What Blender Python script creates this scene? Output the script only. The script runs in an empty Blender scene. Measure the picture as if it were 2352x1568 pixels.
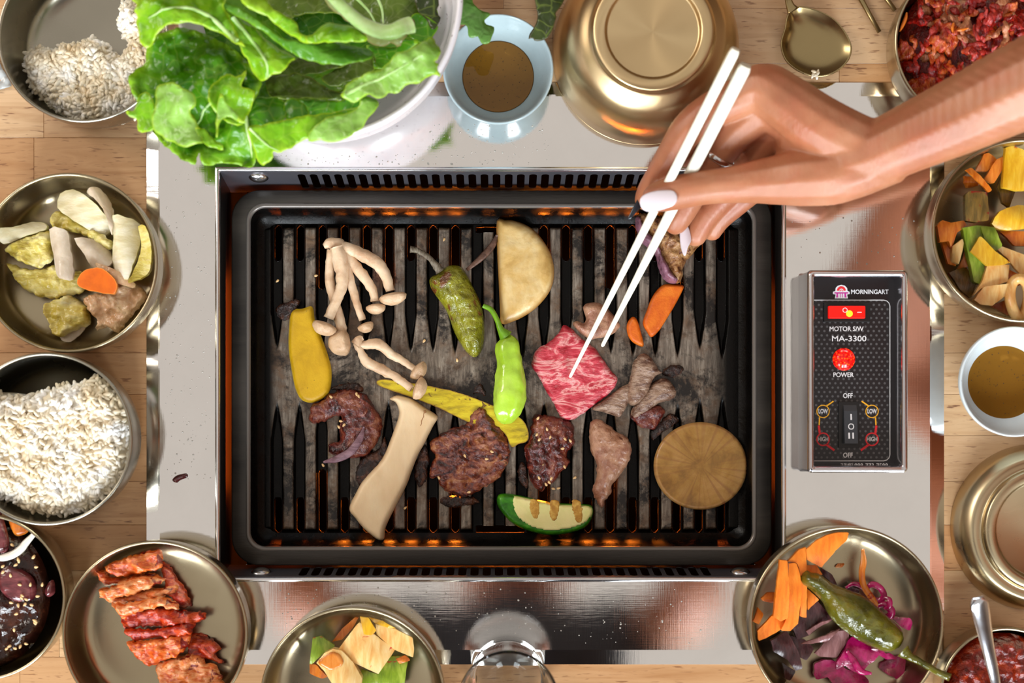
import bpy, bmesh, math, random
import numpy as np
from mathutils import Vector, Matrix, noise
from mathutils.geometry import delaunay_2d_cdt

C = bpy.context.scene.collection
SC = bpy.context.scene
PI = math.pi
# ------------------------------------------------------------------ camera
S = 0.0003            # metres per photo pixel on the steel top (z = 0), seen from 1 m
CX, CY, H = 1150.0, 940.0, 1.0     # photo pixel straight under the lens, lens height
cam_d = bpy.data.cameras.new('camera')
cam = bpy.data.objects.new('camera', cam_d); C.objects.link(cam)
cam.location = (0, 0, H)
cam_d.sensor_width = 36.0
cam_d.lens = 36.0 * H / (2352 * S)
cam_d.shift_x = (1176 - CX) / 2352
cam_d.shift_y = (CY - 784) / 2352
cam_d.clip_start = 0.02
cam_d.dof.use_dof = True
cam_d.dof.focus_distance = 1.035
cam_d.dof.aperture_fstop = 5.0
SC.camera = cam
# ------------------------------------------------------------------ world, window light, added warm fill, exposure
w = bpy.data.worlds.new('world'); SC.world = w; w.use_nodes = True
bg = w.node_tree.nodes['Background']
bg.inputs[0].default_value = (0.80, 0.735, 0.665, 1); bg.inputs[1].default_value = 0.83
def area(name, loc, target, sx, sy, power, col):
    d = bpy.data.lights.new(name, 'AREA'); d.shape = 'RECTANGLE'; d.size = sx; d.size_y = sy
    d.energy = power; d.color = col
    o = bpy.data.objects.new(name, d); C.objects.link(o); o.location = loc
    o.rotation_euler = (Vector(target) - Vector(loc)).to_track_quat('-Z', 'Y').to_euler()
    return o
for i, x in enumerate((-0.95, 0.0, 0.95)):
    area('window_or_fill_light', (x, -1.9, 1.0), (x * 0.3, 0, 0.1), 0.62, 1.1, 60, (0.86, 0.94, 1.0))
area('window_or_fill_light', (-1.75, 0.9, 1.3), (0, 0, 0), 0.7, 0.8, 22, (1.0, 0.93, 0.84))  # warm fill lamp added for contrast, no window stands there
SC.view_settings.view_transform = 'Standard'
SC.view_settings.look = 'None'
SC.view_settings.exposure = 0.0
SC.view_settings.gamma = 1.0
SC.view_settings.use_curve_mapping = False

# ------------------------------------------------------------------ helpers
def W(px, py, z=0.0):
    """photo pixel seen at height z -> point"""
    k = S * (H - z) / H
    return Vector(((px - CX) * k, (CY - py) * k, z))
def zc(ox, oy, sc, pts):
    return [(ox + p[0] / sc, oy + p[1] / sc) for p in pts]
def lin(c):
    return c / 12.92 if c <= 0.04045 else ((c + 0.055) / 1.055) ** 2.4
def hexc(h):
    h = h.lstrip('#')
    return tuple(lin(int(h[i:i + 2], 16) / 255) for i in (0, 2, 4)) + (1.0,)

def mesh(name, verts, faces, mat=None, parent=None, smooth=True, attr=None):
    me = bpy.data.meshes.new(name)
    me.from_pydata([tuple(v) for v in verts], [], faces)
    if smooth:
        me.polygons.foreach_set('use_smooth', [True] * len(me.polygons))
    if attr is not None:
        a = me.attributes.new('edge', 'FLOAT', 'POINT')
        a.data.foreach_set('value', [float(x) for x in attr])
    me.update()
    o = bpy.data.objects.new(name, me)
    if mat:
        me.materials.append(mat)
    C.objects.link(o)
    adopt(o, parent)
    return o
def adopt(o, parent):
    if parent is not None:
        o.parent = parent
        o.matrix_parent_inverse = Matrix.Translation(-parent.location)
    return o
def recentre(o):
    me = o.data
    n = len(me.vertices)
    co = np.empty(n * 3); me.vertices.foreach_get('co', co); co = co.reshape(-1, 3)
    c = co.mean(axis=0); c[2] = co[:, 2].min()
    co -= c
    me.vertices.foreach_set('co', co.ravel()); me.update()
    o.location = Vector(c)
    return o
def tag(o, label=None, cat=None, group=None, kind=None):
    if label: o['label'] = label
    if cat: o['category'] = cat
    if group: o['group'] = group
    if kind: o['kind'] = kind
    if cat and o.type == 'MESH' and o.location.length == 0:
        recentre(o)
        for ch in o.children:
            ch.matrix_parent_inverse = Matrix.Translation(-o.location)
    return o
def empty(name, loc, label, cat, group=None):
    o = bpy.data.objects.new(name, None); C.objects.link(o); o.location = loc
    o.empty_display_size = 0.02
    tag(o, label, cat, group)
    return o
def struct(o):
    o['kind'] = 'structure'; return o

# ---- materials
def new_mat(name):
    m = bpy.data.materials.new(name); m.use_nodes = True
    nt = m.node_tree
    return m, nt, nt.nodes['Principled BSDF']
def N(nt, t, **kw):
    n = nt.nodes.new(t)
    for k, v in kw.items():
        setattr(n, k, v)
    return n
def ramp(nt, fac, stops, interp='LINEAR'):
    r = N(nt, 'ShaderNodeValToRGB')
    r.color_ramp.interpolation = interp
    e = r.color_ramp.elements
    while len(e) > 1: e.remove(e[-1])
    e[0].position = stops[0][0]; e[0].color = stops[0][1]
    for p, c in stops[1:]:
        x = e.new(p); x.color = c
    nt.links.new(fac, r.inputs[0])
    return r.outputs[0]
def coords(nt, scale=(1, 1, 1), rot=(0, 0, 0), kind='Object'):
    tc = N(nt, 'ShaderNodeTexCoord'); mp = N(nt, 'ShaderNodeMapping')
    mp.inputs['Scale'].default_value = scale; mp.inputs['Rotation'].default_value = rot
    nt.links.new(tc.outputs[kind], mp.inputs[0])
    return mp.outputs[0]
def ntex(nt, vec, scale, detail=4, rough=0.55, dist=0.0):
    n = N(nt, 'ShaderNodeTexNoise'); n.inputs['Scale'].default_value = scale
    n.inputs['Detail'].default_value = detail; n.inputs['Roughness'].default_value = rough
    n.inputs['Distortion'].default_value = dist
    nt.links.new(vec, n.inputs['Vector'])
    return n.outputs['Fac']
def mix(nt, fac, a, b, mode='MIX'):
    m = N(nt, 'ShaderNodeMix', data_type='RGBA', blend_type=mode)
    for i, v in ((0, fac), (6, a), (7, b)):
        if isinstance(v, (float, int)): m.inputs[i].default_value = v
        elif isinstance(v, tuple): m.inputs[i].default_value = v
        else: nt.links.new(v, m.inputs[i])
    return m.outputs[2]
def bump(nt, bs, h, strength=0.4, dist=0.001):
    b = N(nt, 'ShaderNodeBump'); b.inputs['Strength'].default_value = strength
    b.inputs['Distance'].default_value = dist
    nt.links.new(h, b.inputs['Height'])
    nt.links.new(b.outputs[0], bs.inputs['Normal'])
    return b
def maprange(nt, v, a, b, c=0.0, d=1.0):
    m = N(nt, 'ShaderNodeMapRange')
    for i, x in enumerate((a, b, c, d)): m.inputs[i + 1].default_value = x
    nt.links.new(v, m.inputs[0])
    return m.outputs[0]

def food(name, cols, scale=60, rough=0.4, bstr=0.4, bscale=None, sss=0.0, stretch=(1, 1, 1), edge=None,
         spots=None, spec=0.5, trans=0.0, dist=0.4, rot=0.0, bd=0.001):
    """cols: hex list over a noise; edge: (hex, width 0-1) rim colour from the 'edge' attribute;
    spots: (hex, scale, threshold) seasoning or char specks"""
    m, nt, bs = new_mat(name)
    v = coords(nt, stretch, (0, 0, rot))
    f = ntex(nt, v, scale, 5, 0.6, dist)
    k = len(cols)
    col = ramp(nt, f, [(0.34 + 0.32 * i / max(1, k - 1), hexc(c)) for i, c in enumerate(cols)])
    if spots:
        for sp in (spots if isinstance(spots[0], (list, tuple)) else [spots]):
            s = ntex(nt, coords(nt), sp[1], 3, 0.6, 0.6)
            col = mix(nt, maprange(nt, s, sp[2], sp[2] + 0.05), col, hexc(sp[0]))
    if edge:
        a = N(nt, 'ShaderNodeAttribute', attribute_name='edge')
        col = mix(nt, maprange(nt, a.outputs['Fac'], 0.0, edge[1], 1.0, 0.0), col, hexc(edge[0]))
    nt.links.new(col, bs.inputs['Base Color'])
    bs.inputs['Roughness'].default_value = rough
    bs.inputs['Specular IOR Level'].default_value = spec
    if sss:
        bs.inputs['Subsurface Weight'].default_value = sss
        bs.inputs['Subsurface Radius'].default_value = (0.006, 0.003, 0.0015)
        bs.inputs['Subsurface Scale'].default_value = 0.6
    if trans:
        bs.inputs['Transmission Weight'].default_value = trans
    if bstr:
        bump(nt, bs, ntex(nt, v, bscale or scale * 3, 4, 0.6, 0.3), bstr, bd)
    return m
def plain(name, h, rough=0.4, metal=0.0, emit=None, es=1.0, spec=0.5):
    m, nt, bs = new_mat(name)
    bs.inputs['Base Color'].default_value = hexc(h)
    bs.inputs['Roughness'].default_value = rough
    bs.inputs['Metallic'].default_value = metal
    bs.inputs['Specular IOR Level'].default_value = spec
    if emit:
        bs.inputs['Emission Color'].default_value = hexc(emit)
        bs.inputs['Emission Strength'].default_value = es
    return m
def steel(name, h, rough=0.28, aniso=0.0, radial=False, scratches=0.0, smudge=0.06):
    m, nt, bs = new_mat(name)
    bs.inputs['Metallic'].default_value = 1.0
    v = coords(nt)
    sm = ntex(nt, v, 14, 4, 0.6, 0.5)
    r = maprange(nt, sm, 0.3, 0.7, rough - smudge, rough + smudge)
    c0 = hexc(h)
    col = mix(nt, ntex(nt, v, 25, 5, 0.65, 0.3), c0, tuple(c * 0.88 for c in c0[:3]) + (1,))
    nt.links.new(r, bs.inputs['Roughness'])
    nt.links.new(col, bs.inputs['Base Color'])
    if aniso:
        bs.inputs['Anisotropic'].default_value = aniso
        if radial:
            t = N(nt, 'ShaderNodeTangent', direction_type='RADIAL', axis='Z')
            nt.links.new(t.outputs[0], bs.inputs['Tangent'])
    if scratches:
        a = ntex(nt, coords(nt, (6, 420, 6), (0, 0, 0.9)), 3, 3, 0.7, 0.1)
        b = ntex(nt, coords(nt, (420, 6, 6), (0, 0, 0.4)), 3, 3, 0.7, 0.1)
        mx = N(nt, 'ShaderNodeMath', operation='ADD'); nt.links.new(a, mx.inputs[0]); nt.links.new(b, mx.inputs[1])
        bump(nt, bs, mx.outputs[0], scratches, 0.0004)
    return m

# ---- shapes
def smooth_closed(pts, sub=4):
    out = []; n = len(pts)
    for i in range(n):
        p0, p1, p2, p3 = (Vector(pts[(i + k - 1) % n]) for k in range(4))
        for s in range(sub):
            t = s / sub
            out.append(0.5 * ((2 * p1) + (p2 - p0) * t + (2 * p0 - 5 * p1 + 4 * p2 - p3) * t * t + (3 * p1 - p0 - 3 * p2 + p3) * t ** 3))
    return out
def smooth_open(pts, sub=5):
    P = [Vector(p) for p in pts]
    P = [P[0] * 2 - P[1]] + P + [P[-1] * 2 - P[-2]]
    out = []
    for i in range(1, len(P) - 2):
        p0, p1, p2, p3 = P[i - 1:i + 3]
        for s in range(sub):
            t = s / sub
            out.append(0.5 * ((2 * p1) + (p2 - p0) * t + (2 * p0 - 5 * p1 + 4 * p2 - p3) * t * t + (3 * p1 - p0 - 3 * p2 + p3) * t ** 3))
    out.append(P[-2])
    return out
def pdist(pts, poly):
    """distance from each of pts (n,2) to closed polyline poly (m,2)"""
    A = poly; B = np.roll(poly, -1, axis=0); d = B - A
    L = (d ** 2).sum(1) + 1e-18
    best = np.full(len(pts), 1e9)
    for i in range(len(A)):
        t = np.clip(((pts - A[i]) @ d[i]) / L[i], 0, 1)
        q = A[i] + t[:, None] * d[i]
        best = np.minimum(best, np.hypot(pts[:, 0] - q[:, 0], pts[:, 1] - q[:, 1]))
    return best
def inside(pts, poly):
    x, y = pts[:, 0], pts[:, 1]; c = np.zeros(len(pts), bool)
    m = len(poly)
    for i in range(m):
        x1, y1 = poly[i]; x2, y2 = poly[(i + 1) % m]
        if y1 == y2: continue
        k = ((y1 > y) != (y2 > y)) & (x < (x2 - x1) * (y - y1) / (y2 - y1) + x1)
        c ^= k
    return c
def slab(name, outline, zb, th, mat, parent=None, sp=0.0016, ew=None, amp=0.0, ns=120.0, zf=None, jag=0.0, jn=300.0,
         sub=4, prof='round', seed=0, sheet=False, groove=None, sm=True, crisp=False, octv=3):
    """A piece of food from its outline: rounded edge, uneven top, follows zf(x, y) if given."""
    zt = zb + th * (0.5 if sheet else 1.0)
    pts = smooth_closed(outline, sub) if sub > 1 else [Vector(p) for p in outline]
    wp = [W(p[0], p[1], zt) for p in pts]
    # resample evenly
    L = [0]; n = len(wp)
    for i in range(n): L.append(L[-1] + (wp[(i + 1) % n] - wp[i]).length)
    m = max(12, int(L[-1] / sp)); res = []; j = 0
    for k in range(m):
        s = L[-1] * k / m
        while L[j + 1] < s: j += 1
        t = (s - L[j]) / max(1e-9, L[j + 1] - L[j])
        res.append(wp[j].lerp(wp[(j + 1) % n], t))
    so = seed * 7.31
    if jag:
        q = []
        for p in res:
            nv = noise.noise_vector(Vector((p.x * jn, p.y * jn, so)))
            q.append(Vector((p.x + nv.x * jag, p.y + nv.y * jag, 0)))
        res = q
    B = np.array([(p.x, p.y) for p in res])
    lo, hi = B.min(0), B.max(0)
    gx = np.arange(lo[0], hi[0], sp); gy = np.arange(lo[1], hi[1], sp * 0.87)
    G = []
    for r, y in enumerate(gy):
        for x in gx: G.append((x + (sp / 2 if r % 2 else 0), y))
    G = np.array(G) if G else np.zeros((0, 2))
    if len(G):
        G = G[inside(G, B)]
    if len(G):
        G = G[pdist(G, B) > sp * 0.55]
    allp = [Vector(p) for p in B] + [Vector(p) for p in G]
    nb = len(B)
    v2, e2, f2, ov, oe, of = delaunay_2d_cdt(allp, [(i, (i + 1) % nb) for i in range(nb)], [], 1, 1e-7)
    P2 = np.array([(p.x, p.y) for p in v2])
    d = pdist(P2, B)
    ew = ew or th
    verts = []; attr = []
    dm = max(1e-6, d.max())
    for (x, y), dd in zip(P2, d):
        t = min(1.0, dd / ew)
        h = 1.0 if crisp else (math.sqrt(max(0, 1 - (1 - t) ** 2)) if prof == 'round' else t ** 0.25)
        z0 = zf(x, y) if zf else 0.0
        nz = 0.0
        if amp:
            nz = amp * noise.fractal(Vector((x * ns, y * ns, so)), 0.8, 2.1, octv)
        if groove: nz += groove(x, y)
        if sheet:
            verts.append((x, y, zb + z0 + nz + th)); attr.append(dd / dm)
        else:
            verts.append((x, y, zb + z0 + th * (0.12 + 0.88 * h) + nz * min(1, 0.2 + t))); attr.append(dd / dm)
    nv = len(verts)
    for (x, y), dd, tv in zip(P2, d, list(verts)):
        z0 = zf(x, y) if zf else 0.0
        if sheet:
            verts.append((x, y, tv[2] - th)); attr.append(dd / dm)
        else:
            t = min(1.0, dd / ew)
            verts.append((x, y, zb + z0 + th * 0.10 * (1 - t))); attr.append(0)
    faces = []; cnt = {}
    for f in f2:
        f = list(f)
        a = P2[f[0]]; b = P2[f[1]]; c = P2[f[2]]
        if (b[0] - a[0]) * (c[1] - a[1]) - (b[1] - a[1]) * (c[0] - a[0]) < 0: f.reverse()
        faces.append(f); faces.append([i + nv for i in reversed(f)])
        for i in range(len(f)):
            e = (f[i], f[(i + 1) % len(f)])
            cnt[e] = 1
    for (a, b) in cnt:
        if (b, a) not in cnt:
            faces.append([b, a, a + nv, b + nv])
    o = mesh(name, verts, faces, mat, parent, sm, attr)
    if crisp: o.data.set_sharp_from_angle(angle=math.radians(38))
    return o

def tube(name, path, radii, mat, parent=None, seg=12, sub=4, flat=1.0, bumpy=0.0, bs=300, cap=True, seed=0, up=(0, 0, 1), lobes=0, lobe=0.0):
    """tapered tube along world points; flat < 1 squashes it along up"""
    P = smooth_open(path, sub)
    R = smooth_open([(r, 0, 0) for r in radii], sub)
    R = [max(1e-5, r.x) for r in R]
    n = len(P); verts = []; faces = []
    for i in range(n):
        t = (P[min(i + 1, n - 1)] - P[max(i - 1, 0)]).normalized()
        u = Vector(up); s = t.cross(u)
        if s.length < 1e-4: s = t.cross(Vector((0, 1, 0)))
        s.normalize(); u = s.cross(t).normalized()
        for k in range(seg):
            a = 2 * PI * k / seg
            r = R[i] * (1 + lobe * math.cos(lobes * a + i * 0.06))
            v = P[i] + s * (math.cos(a) * r) + u * (math.sin(a) * r * flat)
            if bumpy:
                v += (v - P[i]) * (bumpy * noise.fractal(v * bs + Vector((seed, 0, 0)), 1.0, 2.0, 3))
            verts.append(v)
    for i in range(n - 1):
        for k in range(seg):
            a = i * seg + k; b = i * seg + (k + 1) % seg
            faces.append([a, b, b + seg, a + seg])
    if cap:
        faces.append(list(range(seg))[::-1]); faces.append([(n - 1) * seg + k for k in range(seg)])
        faces[-2].reverse(); faces[-1].reverse()
    # consistent outward winding
    faces = [f[::-1] for f in faces]
    return mesh(name, verts, faces, mat, parent)

def lathe(name, prof, loc, mat, parent=None, seg=96, closed=True):
    """prof: (r, z) from inner bottom centre round to outer bottom centre, in metres, local"""
    verts = []; faces = []; rows = []
    for r, z in prof:
        if r < 1e-6:
            rows.append([len(verts)]); verts.append((loc[0], loc[1], loc[2] + z))
        else:
            rows.append(list(range(len(verts), len(verts) + seg)))
            for k in range(seg):
                a = 2 * PI * k / seg
                verts.append((loc[0] + r * math.cos(a), loc[1] + r * math.sin(a), loc[2] + z))
    for A, B in zip(rows, rows[1:]):
        if len(A) == 1 and len(B) == 1: continue
        for k in range(seg):
            k2 = (k + 1) % seg
            if len(A) == 1: faces.append([A[0], B[k], B[k2]])
            elif len(B) == 1: faces.append([A[k], B[0], A[k2]])
            else: faces.append([A[k], B[k], B[k2], A[k2]])
    return mesh(name, verts, faces, mat, parent)
def curve_prof(keys, n=6):
    """smooth an (r, z) key list"""
    pts = smooth_open([(a, b, 0) for a, b in keys], n)
    return [(max(0.0, p.x), p.y) for p in pts]
def box(name, lo, hi, mat, parent=None, bev=0.0, seg=2):
    bm = bmesh.new()
    bmesh.ops.create_cube(bm, size=1.0)
    for v in bm.verts:
        v.co = Vector(((lo[i] + hi[i]) / 2 + v.co[i] * (hi[i] - lo[i]) for i in range(3)))
    if bev: bmesh.ops.bevel(bm, geom=bm.edges[:], offset=bev, segments=seg, profile=0.6, affect='EDGES')
    me = bpy.data.meshes.new(name); bm.to_mesh(me); bm.free()
    o = bpy.data.objects.new(name, me); me.materials.append(mat) if mat else None
    C.objects.link(o); adopt(o, parent)
    return o
def rrect(x0, y0, x1, y1, r, seg=10):
    out = []
    for cx, cy, a0 in ((x1 - r, y1 - r, 0), (x0 + r, y1 - r, 90), (x0 + r, y0 + r, 180), (x1 - r, y0 + r, 270)):
        for k in range(seg + 1):
            a = math.radians(a0 + 90 * k / seg)
            out.append((cx + r * math.cos(a), cy + r * math.sin(a)))
    return out
def rings(name, loops, mat, parent=None, cap=False, smooth=True):
    """skin between equal-count loops of 3D points"""
    verts = [p for L in loops for p in L]; n = len(loops[0]); faces = []
    for i in range(len(loops) - 1):
        for k in range(n):
            a = i * n + k; b = i * n + (k + 1) % n
            faces.append([a, b, b + n, a + n])
    if cap: faces.append([(len(loops) - 1) * n + k for k in range(n)])
    return mesh(name, verts, faces, mat, parent, smooth)
# ================================================================== setting: floor and walls of the dining room
m_wall = plain('wall_paint', '8a6f58', 0.8)
m_wallN = plain('wall_paint_dark', '5e4a3c', 0.8)
m_floor = plain('floor_concrete', '6b6159', 0.7)
struct(box('floor', (-2.2, -2.2, -0.80), (2.2, 2.2, -0.76), m_floor))
struct(box('wall_north', (-2.2, 2.2, -0.8), (2.2, 2.25, 1.7), m_wallN))
struct(box('wall_south', (-2.2, -2.25, -0.8), (2.2, -2.2, 1.7), m_wall))
struct(box('wall_west', (-2.25, -2.2, -0.8), (-2.2, 2.2, 1.7), m_wall))
struct(box('wall_east', (2.2, -2.2, -0.8), (2.25, 2.2, 1.7), m_wall))

# ================================================================== wooden table of finger-jointed staves
def wood_mat(i):
    m, nt, bs = new_mat('rubberwood_%d' % i)
    base = [('b5875a', 'c99e72', 'a8784c'), ('bd9064', 'cfaa80', 'b08256'), ('ac7c50', 'c09468', '9e6e44'), ('c2976c', 'd4b088', 'b58a60')][i % 4]
    tc = N(nt, 'ShaderNodeTexCoord'); oi = N(nt, 'ShaderNodeObjectInfo')
    mp = N(nt, 'ShaderNodeMapping'); mp.inputs['Scale'].default_value = (1, 9, 1)
    nt.links.new(tc.outputs['Object'], mp.inputs[0])
    add = N(nt, 'ShaderNodeVectorMath', operation='ADD')
    nt.links.new(mp.outputs[0], add.inputs[0])
    sc = N(nt, 'ShaderNodeVectorMath', operation='SCALE'); sc.inputs['Scale'].default_value = 13.0
    cmb = N(nt, 'ShaderNodeCombineXYZ')
    for k in range(3): nt.links.new(oi.outputs['Random'], cmb.inputs[k])
    nt.links.new(cmb.outputs[0], sc.inputs[0]); nt.links.new(sc.outputs[0], add.inputs[1])
    v = add.outputs[0]
    f = ntex(nt, v, 9, 5, 0.6, 0.6)
    col = ramp(nt, f, [(0.3, hexc(base[0])), (0.5, hexc(base[1])), (0.72, hexc(base[2]))])
    # dark pores: short streaks
    mp2 = N(nt, 'ShaderNodeMapping'); mp2.inputs['Scale'].default_value = (90, 620 / 9, 90)
    nt.links.new(v, mp2.inputs[0])
    p = ntex(nt, mp2.outputs[0], 1.0, 2, 0.5, 0.0)
    big = ntex(nt, v, 16, 2, 0.5)
    pm = N(nt, 'ShaderNodeMath', operation='MULTIPLY')
    nt.links.new(maprange(nt, p, 0.60, 0.68), pm.inputs[0]); nt.links.new(maprange(nt, big, 0.30, 0.62), pm.inputs[1])
    col = mix(nt, pm.outputs[0], col, hexc('754a30'))
    # per-stave tint
    col = mix(nt, maprange(nt, oi.outputs['Random'], 0, 1, 0.0, 0.45), col, hexc(['a8784c', 'cca67c', 'b88250', 'b8906a'][i % 4]))
    nt.links.new(col, bs.inputs['Base Color'])
    bs.inputs['Roughness'].default_value = 0.36
    bump(nt, bs, p, 0.12, 0.0003)
    return m
woods = [wood_mat(i) for i in range(4)]
WZ = -0.003
table = empty('dining_table', (0, 0, -0.76), 'pale butcher-block dining table around the steel grill, staves running side to side', 'table')
rnd = random.Random(4)
hx0, hx1 = W(352, 0, WZ).x, W(2152, 0, WZ).x
hy0, hy1 = W(0, 1508, WZ).y, W(0, 206, WZ).y
tx0, tx1, ty0, ty1 = -0.60, 0.62, -0.40, 0.48
# stave seams, metres (y), matched to the seams the photo shows
ys = [ty0, -0.352, -0.300, -0.258, -0.2155, hy0]
y = hy0
mid = []
yy = hy0
seams_mid = [W(0, p, WZ).y for p in (1310, 1205, 1105, 1000, 905, 810, 700, 590, 480, 316)]
ys = [ty0, -0.352, -0.300, -0.258, -0.2065, hy0] + seams_mid + [hy1, W(0, 146, WZ).y, W(0, 20, WZ).y, W(0, -90, WZ).y, 0.36, 0.41, ty1]
ys = sorted(set(round(v, 5) for v in ys))
ks = 0
for a, b in zip(ys, ys[1:]):
    inhole = a >= hy0 - 1e-4 and b <= hy1 + 1e-4
    spans = [(tx0, hx0), (hx1, tx1)] if inhole else [(tx0, tx1)]
    for s0, s1 in spans:
        x = s0
        cuts = [s0]
        while x < s1:
            x += rnd.uniform(0.16, 0.42)
            if x < s1 - 0.05: cuts.append(x)
        if abs(b - W(0, 316, WZ).y) < 0.04 and inhole and s0 == tx0:
            cuts = [s0, W(78, 0, WZ).x] if b <= W(0, 316, WZ).y + 0.001 else cuts
        cuts.append(s1)
        for c0, c1 in zip(cuts, cuts[1:]):
            o = box('plank', (c0 + 0.00008, a + 0.00008, WZ - 0.024), (c1 - 0.00008, b - 0.00008, WZ), woods[rnd.randrange(4)], table, 0.0002, 1)
            ks += 1
m_tleg = plain('table_steel', '2a2826', 0.5, 0.6)
box('apron', (tx0 + 0.05, ty0 + 0.05, -0.09), (tx1 - 0.05, ty0 + 0.08, WZ - 0.0245), m_tleg, table)
box('apron', (tx0 + 0.05, ty1 - 0.08, -0.09), (tx1 - 0.05, ty1 - 0.05, WZ - 0.0245), m_tleg, table)
for x in (tx0 + 0.06, tx1 - 0.11):
    for y in (ty0 + 0.06, ty1 - 0.11):
        box('leg', (x, y, -0.76), (x + 0.05, y + 0.05, WZ - 0.0245), m_tleg, table, 0.003)

# ================================================================== built-in tabletop grill
grill = empty('tabletop_grill', (0, 0, -0.16), 'stainless steel tabletop grill housing set into the wooden table', 'grill')
m_plate = steel('brushed_cover', 'f3f0ee', 0.05, scratches=0.03, smudge=0.025)
m_bright = steel('polished_lip', 'efeff2', 0.18)
m_strip = steel('blued_strip', '5e5c62', 0.38, smudge=0.06)
m_strip.node_tree.nodes['Principled BSDF'].inputs['Metallic'].default_value = 0.65
m_screw = steel('screw_steel', 'd8d6d6', 0.2)
m_dark = plain('recess_black', '010101', 0.8, spec=0.0)  # near-black stands in for the shade inside slots and vents
# cover plate: frame between two rounded rectangles, sloped outer edge
def loop(x0, y0, x1, y1, r, z, seg=8):
    return [Vector((x, y, z)) for x, y in rrect(x0, y0, x1, y1, r, seg)]
def pxbox(l, t, r, b, z=0.0):
    p = W(l, b, z); q = W(r, t, z)
    return p.x, p.y, q.x, q.y
oL, oB, oR, oT = pxbox(337, 190, 2168, 1525, WZ)
iL, iB, iR, iT = pxbox(367, 221, 2136, 1492, 0)
hL, hB, hR, hT = pxbox(497, 386, 1803, 1333, 0)
rings('cover_plate', [
    loop(oL, oB, oR, oT, 0.001, WZ - 0.003), loop(oL, oB, oR, oT, 0.001, WZ + 0.0004),
    loop(iL - 0.0012, iB - 0.0012, iR + 0.0012, iT + 0.0012, 0.003, -0.00025), loop(iL, iB, iR, iT, 0.003, 0.0),
    loop(hL, hB, hR, hT, 0.0008, 0.0), loop(hL, hB, hR, hT, 0.0008, -0.004)], m_plate, grill, smooth=False)
# raised bright lip round the opening
lip = [(0.0, -0.003), (-0.0006, 0.0012), (0.0008, 0.0022), (0.0022, 0.0014), (0.0024, -0.004)]
rings('lip', [loop(hL + a, hB + a, hR - a, hT - a, 0.001, z, 4) for a, z in lip], m_bright, grill)
# inner walls
m_sooty = plain('sooted_steel', '1c1816', 0.35, 0.4)
D = 0.105
x0, x1 = hL + 0.0026, hR - 0.0026
def quad(name, pts, mat, parent):
    return mesh(name, pts, [[0, 1, 2, 3]], mat, parent, False)
box('inner_wall', (x0 - 0.002, hB, -D), (x0, hT, -0.0015), m_sooty, grill)
box('inner_wall', (x1, hB, -D), (x1 + 0.002, hT, -0.0015), m_sooty, grill)
box('inner_wall', (x0, hT + 0.003, -D), (x1, hT + 0.005, -0.0045), m_dark, grill)  # black box added behind the vents to keep their holes dark
box('inner_wall', (x0, hT - 0.001, -D - 0.002), (x1, hT + 0.003, -D), m_dark, grill)
box('inner_wall', (x0, hB - 0.005, -D), (x1, hB - 0.003, -0.0045), m_dark, grill)
box('inner_wall', (x0, hB - 0.003, -D - 0.002), (x1, hB + 0.001, -D), m_dark, grill)
box('drip_tray', (x0, hB + 0.001, -D - 0.002), (x1, hT - 0.001, -D), m_dark, grill)
def ring_cell(verts, faces, cx, cy, w2, h2, cw, ch, f, n=5):
    """one cell of a perforated strip: capsule hole (half width w2, half height h2) in a rectangle cw x ch; f maps (u, v) -> 3D"""
    inner = []
    for k in range(2 * n):
        a = PI * k / (2 * n - 1)
        inner.append((cx + w2 * math.cos(a), cy + (h2 - w2) + w2 * math.sin(a)))
    for k in range(2 * n):
        a = PI + PI * k / (2 * n - 1)
        inner.append((cx + w2 * math.cos(a), cy - (h2 - w2) + w2 * math.sin(a)))
    outer = []
    for i, (u, v) in enumerate(inner):
        k = i % (2 * n); top = i < 2 * n
        t = k / (2 * n - 1)
        # walk along the rectangle: corner to corner
        if top:
            q = [(cw, 0.0), (cw, ch), (-cw, ch), (-cw, 0.0)]
        else:
            q = [(-cw, 0.0), (-cw, -ch), (cw, -ch), (cw, 0.0)]
        Ls = [ch, 2 * cw, ch]; tot = sum(Ls); s = t * tot
        # snap to the corners so the cell stays a rectangle
        if k == 2: s = Ls[0]
        if k == 2 * n - 3: s = Ls[0] + Ls[1]
        if k < 2: s = Ls[0] * k / 2
        elif k > 2 * n - 3: s = Ls[0] + Ls[1] + Ls[2] * (k - (2 * n - 3)) / 2
        else: s = Ls[0] + Ls[1] * (k - 2) / (2 * n - 5)
        for j in range(3):
            if s <= Ls[j] + 1e-12:
                tt = s / Ls[j]
                outer.append((cx + q[j][0] + (q[j + 1][0] - q[j][0]) * tt, cy + q[j][1] + (q[j + 1][1] - q[j][1]) * tt)); break
            s -= Ls[j]
        else:
            outer.append((cx + q[3][0], cy + q[3][1]))
    m = len(inner); b = len(verts)
    verts += [f(u, v) for u, v in inner] + [f(u, v) for u, v in outer]
    for i in range(m):
        j = (i + 1) % m
        faces.append([b + i, b + j, b + m + j, b + m + i])
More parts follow.
